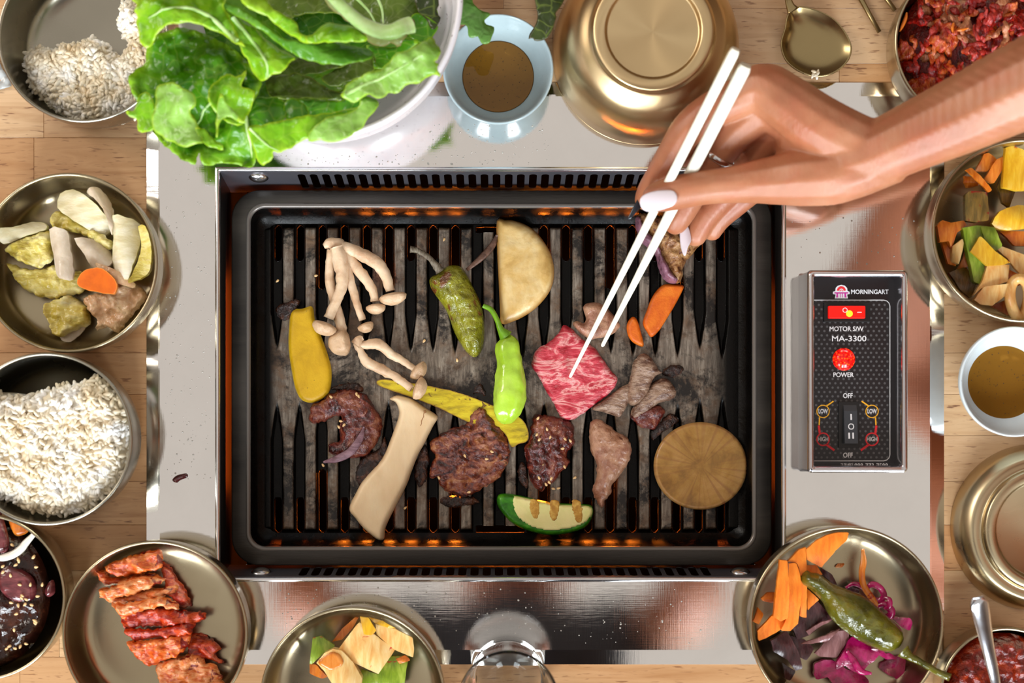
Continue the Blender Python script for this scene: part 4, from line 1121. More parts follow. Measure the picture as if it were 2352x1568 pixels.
for k_, pts, m_, z_, th_, lab, cu in cab:
    big = k_ in 'bhgln'
    piece('carrot_slice' if k_ == 'k' else 'cabbage_piece', Z4(pts), z_, th_, m_, lab, 'carrot' if k_ == 'k' else 'cabbage', curl=(cu[0], cu[1] * (1 if big else 1.8)), amp=0.0022 if big else 0.0004, ns=190 if big else 60,
          jag=0.0014 if k_ in ('b', 'n', 'l', 'h', 'g') else 0.0004, wave=0.004 if big else 0.0008, wn=90 if big else 50, ew=0.0014, crisp=not big, sub=3 if big else 2, sp=0.0012)
# ---- spicy pork
ZP = lambda L: zc(0, 1168, 3.92, L)
m_pork = [food('spicy_pork_%d' % i, c, 75, 0.22, 0.7, 260, sss=0.12, stretch=(1, 2.4, 1), rot=-0.3, dist=1.2, spec=0.7, bd=0.0014, spots=[('7c0c04', 110, s), ('2a0a06', 230, 0.73)])
          for i, (c, s) in enumerate(((['a02c04', 'd05010', 'e07c34', 'b83808'], 0.58), (['7c0e02', 'b02404', 'c84814', '901402'], 0.56), (['b03808', 'd8702c', 'e8a068', 'cc5c18'], 0.61)))]
pork = [
 ([(1430, 480), (1540, 560), (1640, 720), (1700, 880), (1600, 900), (1500, 760), (1450, 600)], 1, 0.006, 'dark red side of the pork row, right of the upper slices'),
 ([(1700, 1150), (1850, 1160), (1980, 1260), (1930, 1320), (1990, 1400), (1850, 1380), (1700, 1340)], 1, 0.007, 'dark red crumbly pork bit at the right of the lower row'),
 ([(850, 590), (930, 550), (1000, 620), (1300, 590), (1400, 610), (1200, 660), (1000, 700), (930, 690)], 0, 0.012, 'second pork slice from the top, with an orange left tip'),
 ([(930, 520), (1100, 450), (1280, 400), (1400, 375), (1440, 450), (1430, 540), (1300, 580), (1050, 620), (960, 590)], 0, 0.016, 'topmost pork slice of the row, charred spots on its left'),
 ([(880, 800), (1000, 790), (1250, 740), (1480, 700), (1560, 680), (1560, 760), (1400, 820), (1150, 860), (990, 850)], 2, 0.013, 'pale orange fatty pork slice, fourth from the top'),
 ([(870, 740), (1000, 700), (1200, 620), (1400, 620), (1450, 660), (1300, 740), (1100, 800), (980, 840), (900, 820)], 2, 0.018, 'pinkish pork slice, third from the top'),
 ([(1070, 960), (1200, 900), (1500, 900), (1700, 940), (1830, 950), (1820, 1020), (1600, 1060), (1300, 1080), (1100, 1090)], 1, 0.014, 'deep red pork slice at the middle of the row'),
 ([(1000, 850), (1150, 860), (1400, 800), (1570, 860), (1600, 920), (1400, 900), (1180, 960), (1080, 1000), (1030, 930)], 2, 0.019, 'light orange pork slice just above the deep red one'),
 ([(1110, 1080), (1300, 1090), (1600, 1050), (1720, 1000), (1740, 1060), (1680, 1150), (1400, 1180), (1200, 1200)], 1, 0.016, 'red-brown pork slice just below the deep red one'),
 ([(1390, 1400), (1550, 1350), (1730, 1320), (1850, 1400), (1940, 1430), (2000, 1568), (2000, 1720), (1700, 1760), (1500, 1700), (1420, 1568)], 2, 0.013, 'pale fatty pork slice at the lower edge of the picture'),
 ([(1130, 1200), (1250, 1200), (1500, 1160), (1690, 1130), (1680, 1220), (1630, 1310), (1400, 1400), (1320, 1430), (1200, 1330)], 0, 0.018, 'bright orange pork slice, lowest but one in the row'),
 ([(1080, 1000), (1140, 1060), (1160, 1120), (1110, 1110)], 1, 0.010, 'small red pork scrap at the left side of the row'),
]
for i, (pts, mi, z_, lab) in enumerate(pork):
    piece('pork_slice', ZP(pts), z_, 0.0055, m_pork[mi], lab, 'pork', curl=(1.25, -0.004), amp=0.0016, ns=220, jag=0.0018, jn=380, wave=0.004, wn=110, ew=0.0022, sp=0.0011)
sauce_red = food('red_sauce', ['8c2408', 'a8380c'], 80, 0.15, 0.1, spec=0.7)
# ---- scallion kimchi (bottom bowl)
ZS = lambda L: zc(540, 1240, 3.92, L)
def scal(name, cols, sp=('b01c08', 95, 0.62), st=(4, 1, 1), rot=0.5):
    return food(name, cols, 45, 0.2, 0.25, 300, sss=0.18, stretch=st, rot=rot, spots=[sp], spec=0.65, bd=0.0008)
m_sw = scal('scallion_white', ['d89c54', 'e4bc78', 'ecd098'], ('c02c0c', 100, 0.66))
m_sy = scal('scallion_yellow', ['c89010', 'd8a824', 'e0bc48'], ('b02c0c', 120, 0.68))
m_sg = scal('scallion_green', ['5c7410', '7c9420', 'a0b040'], ('a02008', 110, 0.64), rot=1.3)
m_so = scal('scallion_orange', ['b4540c', 'cc7420', 'd8883c'], ('9c1404', 80, 0.58))
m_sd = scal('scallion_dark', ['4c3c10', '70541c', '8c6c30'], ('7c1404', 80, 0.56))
sc1 = [
 ([(870, 920), (960, 800), (1080, 695), (1110, 700), (1060, 790), (960, 900)], m_so, 0.010, 0.004, 'slanting orange scallion sliver behind the big pale leek square'),
 ([(1130, 1170), (1300, 1210), (1280, 1320), (1150, 1320)], m_sg, 0.010, 0.004, 'dark green scallion piece beneath the big pale leek square'),
 ([(668, 1120), (730, 1120), (830, 1240), (780, 1250), (670, 1200)], m_so, 0.008, 0.006, 'shredded red-stained scallion end at the left of the roll'),
 ([(700, 880), (770, 865), (900, 960), (830, 990), (750, 1060), (690, 1120), (668, 1120)], m_sg, 0.014, 0.004, 'green scallion leaf at the left of the lower bowl'),
 ([(1290, 1180), (1400, 1050), (1560, 1050), (1540, 1180), (1520, 1330), (1280, 1330)], m_sg, 0.012, 0.005, 'green and yellow scallion stalk at the right of the lower bowl'),
 ([(1260, 760), (1440, 800), (1600, 880), (1610, 1000), (1600, 1060), (1440, 990), (1270, 850)], m_sw, 0.018, 0.003, 'pale pointed leek piece leaning on the rim of the lower bowl'),
 ([(930, 980), (1080, 780), (1120, 740), (1260, 860), (1440, 990), (1290, 1205), (1050, 1100)], m_sw, 0.016, 0.006, 'big pale square leek piece in the middle of the lower bowl'),
 ([(1200, 700), (1330, 730), (1450, 800), (1400, 800), (1260, 750)], m_sy, 0.020, 0.002, 'thin yellow scallion edge along the rim of the lower bowl'),
 ([(1120, 695), (1200, 700), (1270, 820), (1230, 860), (1160, 850)], m_sy, 0.023, 0.003, 'short yellow scallion piece on top of the big leek square'),
 ([(730, 1110), (800, 1020), (880, 980), (960, 1000), (1060, 1110), (1140, 1250), (1130, 1340), (900, 1340), (800, 1180)], m_sw, 0.016, 0.010, 'rolled cream leek with a brown cut end at the lower left'),
 ([(1450, 1070), (1530, 1040), (1580, 1080), (1480, 1120)], m_so, 0.018, 0.002, 'small orange scallion chip on the green stalk'),
]
for i, (pts, m_, z_, th_, lab) in enumerate(sc1):
    o = piece('scallion_piece', ZS(pts), z_, th_, m_, lab, 'scallion', curl=(0.9 + i, -0.003), wave=0.001, wn=60, jag=0.0002, crisp=True, sub=1)
    if 'rolled' in lab:
        piece('cut_end', ZS([(745, 1105), (800, 1030), (870, 1000), (940, 1030), (975, 1100), (930, 1160), (860, 1180), (800, 1150)]), z_ + th_ * 0.9, 0.0015, m_so, None, None, parent=o)
ZR = lambda L: zc(2080, 300, 3.408, L)
sc2 = [
 ([(420, 1080), (480, 920), (510, 1020), (500, 1060)], m_so, 0.010, 0.003, 'tiny orange sliver beside the bright green leek in the right bowl'),
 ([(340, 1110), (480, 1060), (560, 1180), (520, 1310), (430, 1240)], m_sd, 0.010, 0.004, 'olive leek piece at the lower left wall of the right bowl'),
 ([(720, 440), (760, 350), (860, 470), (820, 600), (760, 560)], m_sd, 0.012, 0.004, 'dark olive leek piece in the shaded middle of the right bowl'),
 ([(750, 780), (1000, 790), (1000, 900), (850, 900)], m_so, 0.014, 0.004, 'brown-orange leek strip under the large yellow one at the picture edge'),
 ([(620, 180), (650, 170), (720, 220), (640, 320), (560, 310)], m_so, 0.014, 0.004, 'upper brown-orange leek square in the right bowl'),
 ([(720, 220), (780, 190), (760, 300), (700, 410), (630, 380), (680, 270)], m_so, 0.017, 0.004, 'slanting orange leek piece with red paste near the top of the right bowl'),
 ([(470, 350), (560, 370), (590, 420), (500, 440), (465, 400)], m_so, 0.012, 0.004, 'stubby orange leek piece beneath the long diagonal strip'),
 ([(480, 300), (520, 285), (690, 460), (660, 480), (560, 390)], m_so, 0.020, 0.003, 'long diagonal orange strip, upper left of the right bowl'),
 ([(790, 130), (840, 115), (927, 150), (1000, 300), (1000, 460), (880, 470), (765, 440), (780, 250)], m_sy, 0.020, 0.005, 'large bright yellow leek square at the top of the right bowl'),
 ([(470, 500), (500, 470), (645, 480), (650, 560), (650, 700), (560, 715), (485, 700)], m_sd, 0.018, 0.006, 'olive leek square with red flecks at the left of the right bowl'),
 ([(690, 720), (740, 630), (850, 590), (930, 580), (1000, 620), (1000, 740), (900, 770), (760, 770)], m_sy, 0.020, 0.005, 'rounded golden leek slice at the middle of the right bowl edge'),
 ([(250, 740), (290, 695), (360, 720), (460, 700), (480, 740), (400, 800), (370, 920), (340, 860), (270, 870)], m_so, 0.014, 0.006, 'red-stained forked leek piece against the left wall of the right bowl'),
 ([(290, 870), (350, 860), (390, 960), (400, 1060), (330, 1040)], m_so, 0.010, 0.004, 'dark red leek strip hanging under the forked piece'),
 ([(380, 900), (450, 840), (460, 880), (420, 1040), (375, 1010)], m_sw, 0.017, 0.005, 'short pale leek stub left of the bright green leek'),
 ([(445, 760), (560, 740), (700, 750), (740, 870), (640, 1060), (600, 1200), (550, 1180), (500, 1000)], m_sg, 0.016, 0.007, 'bright green leek tube in the right bowl'),
 ([(590, 745), (700, 750), (760, 900), (690, 960), (620, 860)], m_sg, 0.021, 0.003, 'pale green flecked leek flap on the bright green tube'),
 ([(715, 920), (740, 895), (930, 970), (1020, 1010), (1020, 1170), (920, 1150), (800, 1000)], m_sw, 0.020, 0.004, 'white and orange leek wedge reaching the right picture edge'),
 ([(520, 940), (590, 820), (700, 940), (830, 1030), (760, 1050), (640, 1060)], m_sy, 0.025, 0.003, 'golden leek triangle lying over the bright green tube'),
 ([(680, 1370), (820, 1310), (900, 1420), (1000, 1430), (1000, 1480), (800, 1440)], m_so, 0.014, 0.004, 'orange leek scrap along the lower wall of the right bowl'),
 ([(640, 1060), (700, 1045), (820, 1045), (800, 1180), (700, 1210), (600, 1230), (540, 1290), (600, 1180)], m_sw, 0.022, 0.004, 'cream leek square with many red flecks in the right bowl'),
 ([(820, 1080), (900, 1130), (920, 1200), (850, 1230), (800, 1180)], m_so, 0.018, 0.004, 'orange leek piece between the flecked square and the hollow roll'),
 ([(550, 1320), (620, 1220), (810, 1195), (830, 1260), (680, 1370), (590, 1360)], m_sw, 0.023, 0.006, 'folded cream leek piece below the flecked square'),
]
for i, (pts, m_, z_, th_, lab) in enumerate(sc2):
    piece('leek_piece', ZR(pts), z_, th_, m_, lab, 'leek', curl=(0.5 + i * 0.7, -0.003), wave=0.001, wn=60, jag=0.0003, crisp=True, sub=2 if 'rounded' in lab else 1)
# hollow roll
c0 = W(2080 + 890 / 3.408, 300 + 1310 / 3.408, 0.028)
tag(tube('leek_ring', [c0 + Vector((0.010 * math.cos(t) * 0.62, 0.013 * math.sin(t) , 0.002 * math.sin(2 * t))) for t in np.linspace(0, 2 * PI * 1.12, 16)], [0.0036] * 16, m_sw, None, 10, 4, 1.3),
    'hollow curled leek ring at the lower right of the right bowl', 'leek')
# ---- red kimchi
ZK = lambda L: zc(2010, 0, 6.27, L)
m_kr = [food('kimchi_%d' % i, c, 110, 0.16, 0.9, 280, sss=0.1, dist=1.0, spec=0.8, bd=0.002, spots=[('140804', 180, 0.70)], stretch=(1.8, 1, 1), rot=0.3 + i)
        for i, c in enumerate((['5c0804', '9c1008', 'b82410', '7c0c06'], ['8c1408', 'c03c10', 'd06820', 'a02008'], ['8c3420', 'b06840', 'c08058', 'a04c2c'], ['380604', '6c0c06', '8c140a', '4c0805']))]
piece('kimchi_bed', [(2246 + 168 * math.cos(a * PI / 14), 96 + 168 * math.sin(a * PI / 14)) for a in range(28)], 0.004, 0.016, m_kr[3], 'dark red wet kimchi mass filling the bottom of the upper right bowl', 'kimchi', amp=0.003, ns=50, sp=0.0022, ew=0.02)
kim = [
 ([(640, 820), (700, 600), (760, 600), (860, 820), (760, 900)], 2, 0.020, 'brownish cabbage rib left of centre in the red kimchi'),
 ([(360, 560), (430, 560), (560, 700), (560, 830), (460, 860), (370, 800)], 1, 0.022, 'red and yellow cabbage strip by the left wall of the kimchi bowl'),
 ([(400, 880), (500, 830), (600, 960), (580, 1030), (440, 1040)], 0, 0.022, 'round folded red cabbage leaf low on the left wall of the kimchi bowl'),
 ([(480, 1200), (600, 1100), (760, 1030), (940, 1180), (860, 1280), (640, 1380), (560, 1330)], 1, 0.022, 'orange-red cabbage leaf closest to the forearm in the kimchi bowl'),
 ([(1140, 960), (1200, 860), (1330, 920), (1230, 1040), (1180, 1030)], 2, 0.016, 'small brown cabbage square in the dark hollow of the kimchi'),
 ([(1480, 600), (1700, 480), (1950, 500), (1900, 620), (1650, 720), (1500, 740)], 0, 0.024, 'wide red leaf beside the forearm in the kimchi bowl'),
 ([(1450, 400), (1700, 380), (1780, 470), (1600, 560), (1460, 520)], 0, 0.027, 'glossy crimson leaf with black specks in the kimchi bowl'),
 ([(1400, 140), (1560, 100), (1700, 100), (1800, 200), (1600, 330), (1450, 300)], 3, 0.024, 'very dark red leaf at the top middle of the kimchi bowl'),
 ([(1900, 200), (2200, 100), (2300, 480), (2000, 520), (1880, 380)], 0, 0.024, 'dark crimson leaf at the right picture edge in the kimchi bowl'),
 ([(1240, 0), (1360, -60), (1560, -40), (1640, 60), (1500, 90), (1300, 60)], 0, 0.026, 'red leaf cut by the top picture edge in the kimchi bowl'),
 ([(1800, 60), (2050, 20), (2080, 100), (1900, 210), (1790, 180)], 1, 0.029, 'orange torn leaf end near the top right of the kimchi bowl'),
 ([(740, -60), (880, -60), (910, 100), (920, 200), (840, 240), (760, 180)], 0, 0.025, 'long red strip leaving the kimchi bowl at the top'),
 ([(1050, -80), (1350, -80), (1370, 100), (1340, 250), (1200, 330), (1000, 320), (950, 200)], 2, 0.026, 'broad pale translucent cabbage rib in the red kimchi'),
 ([(520, 280), (640, 200), (780, 180), (850, 260), (800, 340), (700, 370), (560, 320)], 0, 0.028, 'glossy dark red leaf with chili paste at the upper left of the kimchi'),
 ([(1270, 250), (1360, 230), (1420, 420), (1480, 560), (1560, 850), (1460, 900), (1300, 640), (1230, 560)], 2, 0.027, 'long pinkish rib running down toward the forearm in the kimchi'),
 ([(860, 820), (1000, 760), (1080, 860), (1100, 980), (1010, 1120), (920, 1060), (880, 940)], 1, 0.026, 'bright red leaf below the orange tangle of kimchi'),
 ([(830, 260), (960, 250), (980, 300), (1150, 330), (1250, 480), (1200, 640), (1100, 800), (1020, 720), (940, 600), (850, 560), (960, 440)], 1, 0.030, 'orange-red tangle at the centre of the red kimchi'),
 ([(800, 560), (860, 480), (1000, 560), (1100, 620), (1000, 740), (930, 700)], 1, 0.034, 'small orange leaf tip on top of the kimchi tangle'),
]
for i, (pts, mi, z_, lab) in enumerate(kim):
    piece('kimchi_leaf', ZK(pts), z_ - 0.003, 0.0032, m_kr[mi], lab, 'kimchi', curl=(0.4 + i * 0.9, -0.003), amp=0.0016, ns=230, jag=0.0016, jn=420, wave=0.006, wn=95, ew=0.0012, sp=0.0011)
m_kstr = plain('kimchi_strand', 'd8701c', 0.25)
for pts, lab in (([(1180, 440), (1240, 430), (1345, 405)], 'short orange radish shred crossing the centre of the kimchi'), ([(1130, 330), (1110, 400), (1120, 470)], 'upright orange shred above the kimchi tangle'),
                 ([(455, 180), (440, 260), (400, 360), (358, 450)], 'long orange shred along the left rim of the kimchi bowl')):
    q = ZK(pts); tag(tube('radish_shred', [W(p[0], p[1], 0.038) for p in q], [0.0004] + [0.0011] * (len(q) - 2) + [0.0004], m_kstr, None, 8, 4), lab, 'shred')
# ---- pickles
ZQ = lambda L: zc(1640, 1168, 3.303, L)
m_per = food('purple_cabbage_leaf', ['2c1418', '442428', '5c3a3c'], 60, 0.22, 0.4, 220, sss=0.05, stretch=(3, 1, 1), rot=0.7, spec=0.7)
m_per2 = food('purple_cabbage_light', ['6c4444', '845858', '9a7070'], 60, 0.2, 0.3, 260, sss=0.05, stretch=(3, 1, 1), rot=0.6, spec=0.8)
m_mag = food('pickled_red_cabbage', ['6c0434', '98084c', 'b41464', '7c0840'], 70, 0.18, 0.5, 220, sss=0.15, spec=0.8)
m_pch = food('pickled_green_chili', ['38380a', '4c4a0e', '5c5814', '6c5c14'], 40, 0.16, 0.5, 160, sss=0.06, spec=0.8, bd=0.002)
pk = [
 ('carrot_stick', 'carrot', [(335, 750), (380, 800), (340, 880), (300, 860)], m_carrot2, 0.010, 0.004, 'carrot chip tucked against the left wall of the pickle bowl'),
 ('carrot_stick', 'carrot', [(360, 680), (410, 635), (470, 640), (450, 720), (370, 700)], m_carrot2, 0.014, 0.004, 'short carrot stick pointing left under the upright sticks'),
 ('carrot_stick', 'carrot', [(710, 680), (700, 600), (800, 690), (710, 770)], m_carrot2, 0.014, 0.004, 'small carrot wedge between the sticks and the pickled chili'),
 ('carrot_stick', 'carrot', [(705, 430), (780, 430), (825, 500), (760, 510), (710, 570)], m_carrot2, 0.016, 0.004, 'carrot wedge under the tip of the pickled green chili'),
 ('carrot_slice', 'carrot', [(700, 310), (780, 240), (860, 200), (950, 180), (1025, 180), (1010, 240), (920, 320), (820, 450), (710, 390)], m_carrot2, 0.024, 0.004, 'wide flat carrot slice leaning on the upper rim of the pickle bowl'),
 ('carrot_stick', 'carrot', [(560, 400), (650, 310), (700, 290), (705, 500), (705, 830), (655, 820), (660, 500), (630, 410)], m_carrot2, 0.022, 0.005, 'rightmost upright carrot stick in the pickle bowl'),
 ('carrot_stick', 'carrot', [(330, 930), (450, 800), (570, 850), (500, 920), (400, 980), (340, 1005)], m_carrot2, 0.022, 0.004, 'slanting broad carrot piece at the foot of the upright sticks'),
 ('carrot_stick', 'carrot', [(572, 420), (630, 412), (655, 500), (665, 640), (640, 870), (580, 930), (510, 925), (560, 820)], m_carrot2, 0.025, 0.005, 'middle upright carrot stick with a wide lower end'),
 ('carrot_stick', 'carrot', [(505, 390), (560, 395), (572, 620), (566, 830), (510, 856), (450, 820), (480, 560)], m_carrot2, 0.028, 0.005, 'leftmost upright carrot stick in the pickle bowl'),
 ('purple_cabbage', 'cabbage', [(820, 450), (900, 500), (940, 580), (900, 570), (830, 500)], m_per, 0.010, 0.004, 'narrow purple leaf strip emerging above the pickled chili'),
 ('purple_cabbage', 'cabbage', [(1000, 600), (1060, 560), (1110, 580), (1100, 640), (1020, 620)], m_per, 0.008, 0.004, 'dark leaf scrap above the middle of the pickled chili'),
 ('purple_cabbage', 'cabbage', [(560, 960), (700, 1000), (760, 1060), (700, 1150), (600, 1100)], m_per, 0.008, 0.005, 'dark purple leaf in the lower middle of the purple heap'),
 ('purple_cabbage', 'cabbage', [(640, 820), (780, 690), (870, 800), (900, 830), (720, 960), (640, 1000), (600, 900)], m_per, 0.012, 0.005, 'dark purple leaf between the carrots and the green chili'),
 ('purple_cabbage', 'cabbage', [(430, 1000), (560, 930), (640, 1080), (670, 1210), (620, 1230), (560, 1150), (450, 1080)], m_per, 0.012, 0.005, 'folded brown-purple leaf at the lower left of the pickle bowl'),
 ('purple_cabbage', 'cabbage', [(520, 1170), (620, 1230), (580, 1310), (540, 1290)], m_per, 0.008, 0.004, 'lowest small brown-purple leaf in the pickle bowl'),
 ('purple_cabbage', 'cabbage', [(770, 1100), (900, 930), (1030, 920), (1030, 990), (930, 1130), (800, 1120)], m_per2, 0.014, 0.004, 'greyish purple strips beside the magenta cabbage'),
 ('purple_cabbage', 'cabbage', [(700, 930), (820, 860), (920, 830), (800, 900), (720, 960)], m_per2, 0.018, 0.003, 'light mauve strip left of the green chili'),
 ('purple_cabbage', 'cabbage', [(665, 1028), (720, 1000), (850, 960), (960, 915), (860, 1010), (740, 1020)], m_per2, 0.020, 0.003, 'shiny pointed mauve strip below the light mauve one'),
 ('red_cabbage', 'cabbage', [(1380, 1290), (1260, 1210), (1350, 1130), (1440, 1110), (1450, 1200), (1440, 1290)], m_mag, 0.006, 0.004, 'magenta cabbage leaf under the stem end of the green chili'),
 ('red_cabbage', 'cabbage', [(770, 1180), (900, 1150), (1010, 1220), (1150, 1270), (1160, 1340), (940, 1350), (860, 1280), (780, 1300)], m_mag, 0.008, 0.005, 'dark magenta cabbage at the lowest part of the pickle heap'),
 ('red_cabbage', 'cabbage', [(980, 1090), (1060, 980), (1180, 1040), (1260, 1100), (1180, 1180), (1100, 1250), (1000, 1200), (930, 1220), (940, 1150)], m_mag, 0.014, 0.005, 'bright magenta cabbage clump below the green chili'),
 ('red_cabbage', 'cabbage', [(1370, 830), (1480, 830), (1500, 870), (1490, 920), (1430, 900)], m_mag, 0.016, 0.004, 'magenta leaf tip right of the green chili'),
 ('red_cabbage', 'cabbage', [(1180, 1060), (1340, 1100), (1390, 1130), (1300, 1140)], m_mag, 0.016, 0.003, 'thin magenta shred along the lower side of the green chili'),
 ('carrot_shred', 'carrot', [(920, 440), (950, 415), (995, 412), (975, 445), (940, 452)], m_so, 0.0035, 0.001, 'tiny carrot shaving stuck to the bare steel of the pickle bowl'),
]
for i, (nm, cat, pts, m_, z_, th_, lab) in enumerate(pk):
    piece(nm, ZQ(pts), z_, th_, m_, lab, cat, curl=(0.6 + i, -0.002), wave=0.003 if 'cabbage' in cat else 0.0006, wn=80, jag=0.0010 if 'red' in nm else 0.0003, ew=0.0008, crisp=True, sub=3 if 'red' in nm else 1)
def shred(nm, pts, r, m_, lab, z0=0.02, cat='cabbage', flat=0.5):
    q = ZQ(pts); n = len(q)
    tag(tube(nm, [W(p[0], p[1], z0 + 0.002 * math.sin(i)) for i, p in enumerate(q)], [r * 0.5] + [r] * (n - 2) + [r * 0.4], m_, None, 10, 5, flat), lab, cat)
shred('carrot_shred', [(1128, 305), (1135, 400), (1122, 480), (1135, 580), (1200, 680), (1255, 755)], 0.0022, m_so, 'long curved red-brown carrot shred standing above the green chili', 0.016, 'carrot')
shred('cabbage_shred', [(1150, 610), (1200, 575), (1260, 600), (1290, 660), (1250, 700), (1200, 680), (1190, 640)], 0.0022, m_mag, 'curly magenta cabbage shred forming a loop right of the chili', 0.014)
shred('cabbage_shred', [(1240, 740), (1300, 730), (1350, 780), (1320, 820), (1280, 800)], 0.0026, m_mag, 'second magenta curl just below the loop', 0.014)
shred('cabbage_shred', [(1000, 600), (1060, 570), (1120, 590), (1150, 640)], 0.0016, m_mag, 'thin magenta shred arching over the middle of the chili', 0.012)
shred('cabbage_shred', [(1010, 1080), (1060, 1150), (1110, 1230), (1195, 1250)], 0.0024, m_mag, 'bright magenta shred hanging over the lowest heap', 0.022)
shred('cabbage_shred', [(1290, 670), (1330, 690), (1330, 740), (1290, 760)], 0.0018, m_mag, 'small magenta hook beside the two curls', 0.018)
gc = empty('pickled_green_chili', W(1960, 1440, 0.02), 'large dark olive pickled chili lying diagonally over the pickle bowl', 'chili')
piece('pod', ZQ([(680, 540), (700, 500), (730, 480), (770, 500), (830, 510), (940, 590), (1050, 630), (1200, 700), (1350, 830), (1450, 920), (1475, 980), (1465, 1040), (1430, 1080), (1350, 1110), (1230, 1070), (1100, 1000), (980, 910), (900, 820), (850, 720), (760, 630), (700, 590)]),
      0.024, 0.014, m_pch, None, None, parent=gc, ew=0.012, amp=0.0018, ns=80,
      groove=lambda x, y: -0.0035 * math.exp(-(((x - W(1900, 0, .03).x) * 0.62 + (y - W(0, 1400, .03).y) * 0.78 + 0.004) / 0.0016) ** 2))
tube('stem', [W(2074, 1494, 0.034), W(2090, 1508, 0.036), W(2112, 1519, 0.038), W(2155, 1543, 0.041), W(2182, 1556, 0.043)], [0.0048, 0.0030, 0.0022, 0.0022, 0.0026], m_pch, gc, 12, 5, 0.9, 0.2, 300)
# ---- dark marinade bowl
m_soy, nt, bs = new_mat('dark_marinade')
bs.inputs['Roughness'].default_value = 0.10
v = coords(nt)
nt.links.new(ramp(nt, ntex(nt, v, 60, 5, 0.7, 0.6), [(0.35, hexc('0c0504')), (0.55, hexc('2c120c')), (0.7, hexc('4c2414'))]), bs.inputs['Base Color'])
bump(nt, bs, ntex(nt, v, 130, 4, 0.6), 0.6, 0.002)
piece('dark_marinade', [(-42 + 158 * math.cos(a * PI / 14) - (10 if math.cos(a * PI / 14) > 0 else 0), 1371 + 172 * math.sin(a * PI / 14)) for a in range(28)], 0.018, 0.010, m_soy, 'glossy dark soy marinade with meat in the bowl cut by the picture edge', 'marinade', amp=0.005, ns=80, sp=0.002, ew=0.012)
m_po = food('purple_onion', ['3c1418', '5c2428', '7c4040'], 60, 0.12, 0.2, spec=0.8, stretch=(1, 3, 1))
for pts, m_, z_, lab in (([(-30, 20), (20, 100), (60, 240), (70, 320), (40, 390), (-20, 400), (-80, 300)], m_po, 0.030, 'dark red onion slice at the upper part of the marinade bowl'),
                     ([(40, 520), (160, 540), (290, 640), (300, 800), (200, 860), (40, 800), (-40, 650)], m_po, 0.028, 'smooth dark purple onion piece in the middle of the marinade'),
                     ([(60, 90), (130, 80), (240, 150), (230, 220), (130, 250), (80, 180)], m_so, 0.028, 'brown shredded onion near the top rim of the marinade bowl'),
                     ([(390, 720), (440, 650), (470, 660), (480, 760), (430, 800), (395, 780)], m_po, 0.024, 'small purple scrap on the right wall of the marinade bowl')):
    piece('onion_piece', ZP(pts), z_, 0.004, m_, lab, 'onion', wave=0.002, amp=0.001, ns=90)
m_gl = plain('milky_onion', 'd8d0c4', 0.08)
tag(tube('onion_ring', [W(p[0], p[1], 0.036) for p in ZP([(300, 235), (230, 310), (190, 360), (120, 410), (30, 440), (-60, 450)])], [0.0016, 0.0024, 0.0026, 0.0026, 0.0024, 0.001], m_gl, None, 10, 5, 0.5), 'shiny pale curved onion strip across the dark marinade', 'onion')
rr = random.Random(21); L = []
while len(L) < 32:
    a, q = rr.uniform(0, 2 * PI), rr.random() ** 0.5 * 150
    x, y = -42 + q * math.cos(a), 1371 + 1.05 * q * math.sin(a)
    if x > 4 and y < 1560: L.append((x, y))
seeds(L, 0.0335, 'toasted sesame seed floating on the dark marinade', 'sesame seeds in the marinade')
# ---- chili paste
m_paste, nt, bs = new_mat('chili_paste')
bs.inputs['Roughness'].default_value = 0.18
v = coords(nt)
nt.links.new(ramp(nt, ntex(nt, v, 90, 5, 0.65, 0.4), [(0.35, hexc('340602')), (0.52, hexc('6c1404')), (0.66, hexc('98300a')), (0.75, hexc('a85014'))]), bs.inputs['Base Color'])
bump(nt, bs, ntex(nt, v, 240, 4, 0.6), 0.8, 0.002)
piece('chili_paste', [(2312 + 134 * math.cos(a * PI / 14), 1592 + 134 * math.sin(a * PI / 14)) for a in range(28)], 0.012, 0.012, m_paste, 'dark red lumpy chili paste in the small bowl with the spoon', 'paste', amp=0.003, ns=160, sp=0.0018, ew=0.01)
# onion bit on the steel
o = piece('onion_bit', [(394, 1103), (404, 1092), (426, 1087), (429, 1096), (412, 1103), (404, 1109)], 0.0002, 0.0022, m_po, 'tiny purple onion scrap dropped on the left strip of the steel cover', 'onion', sp=0.001, amp=0.0004, ns=200)

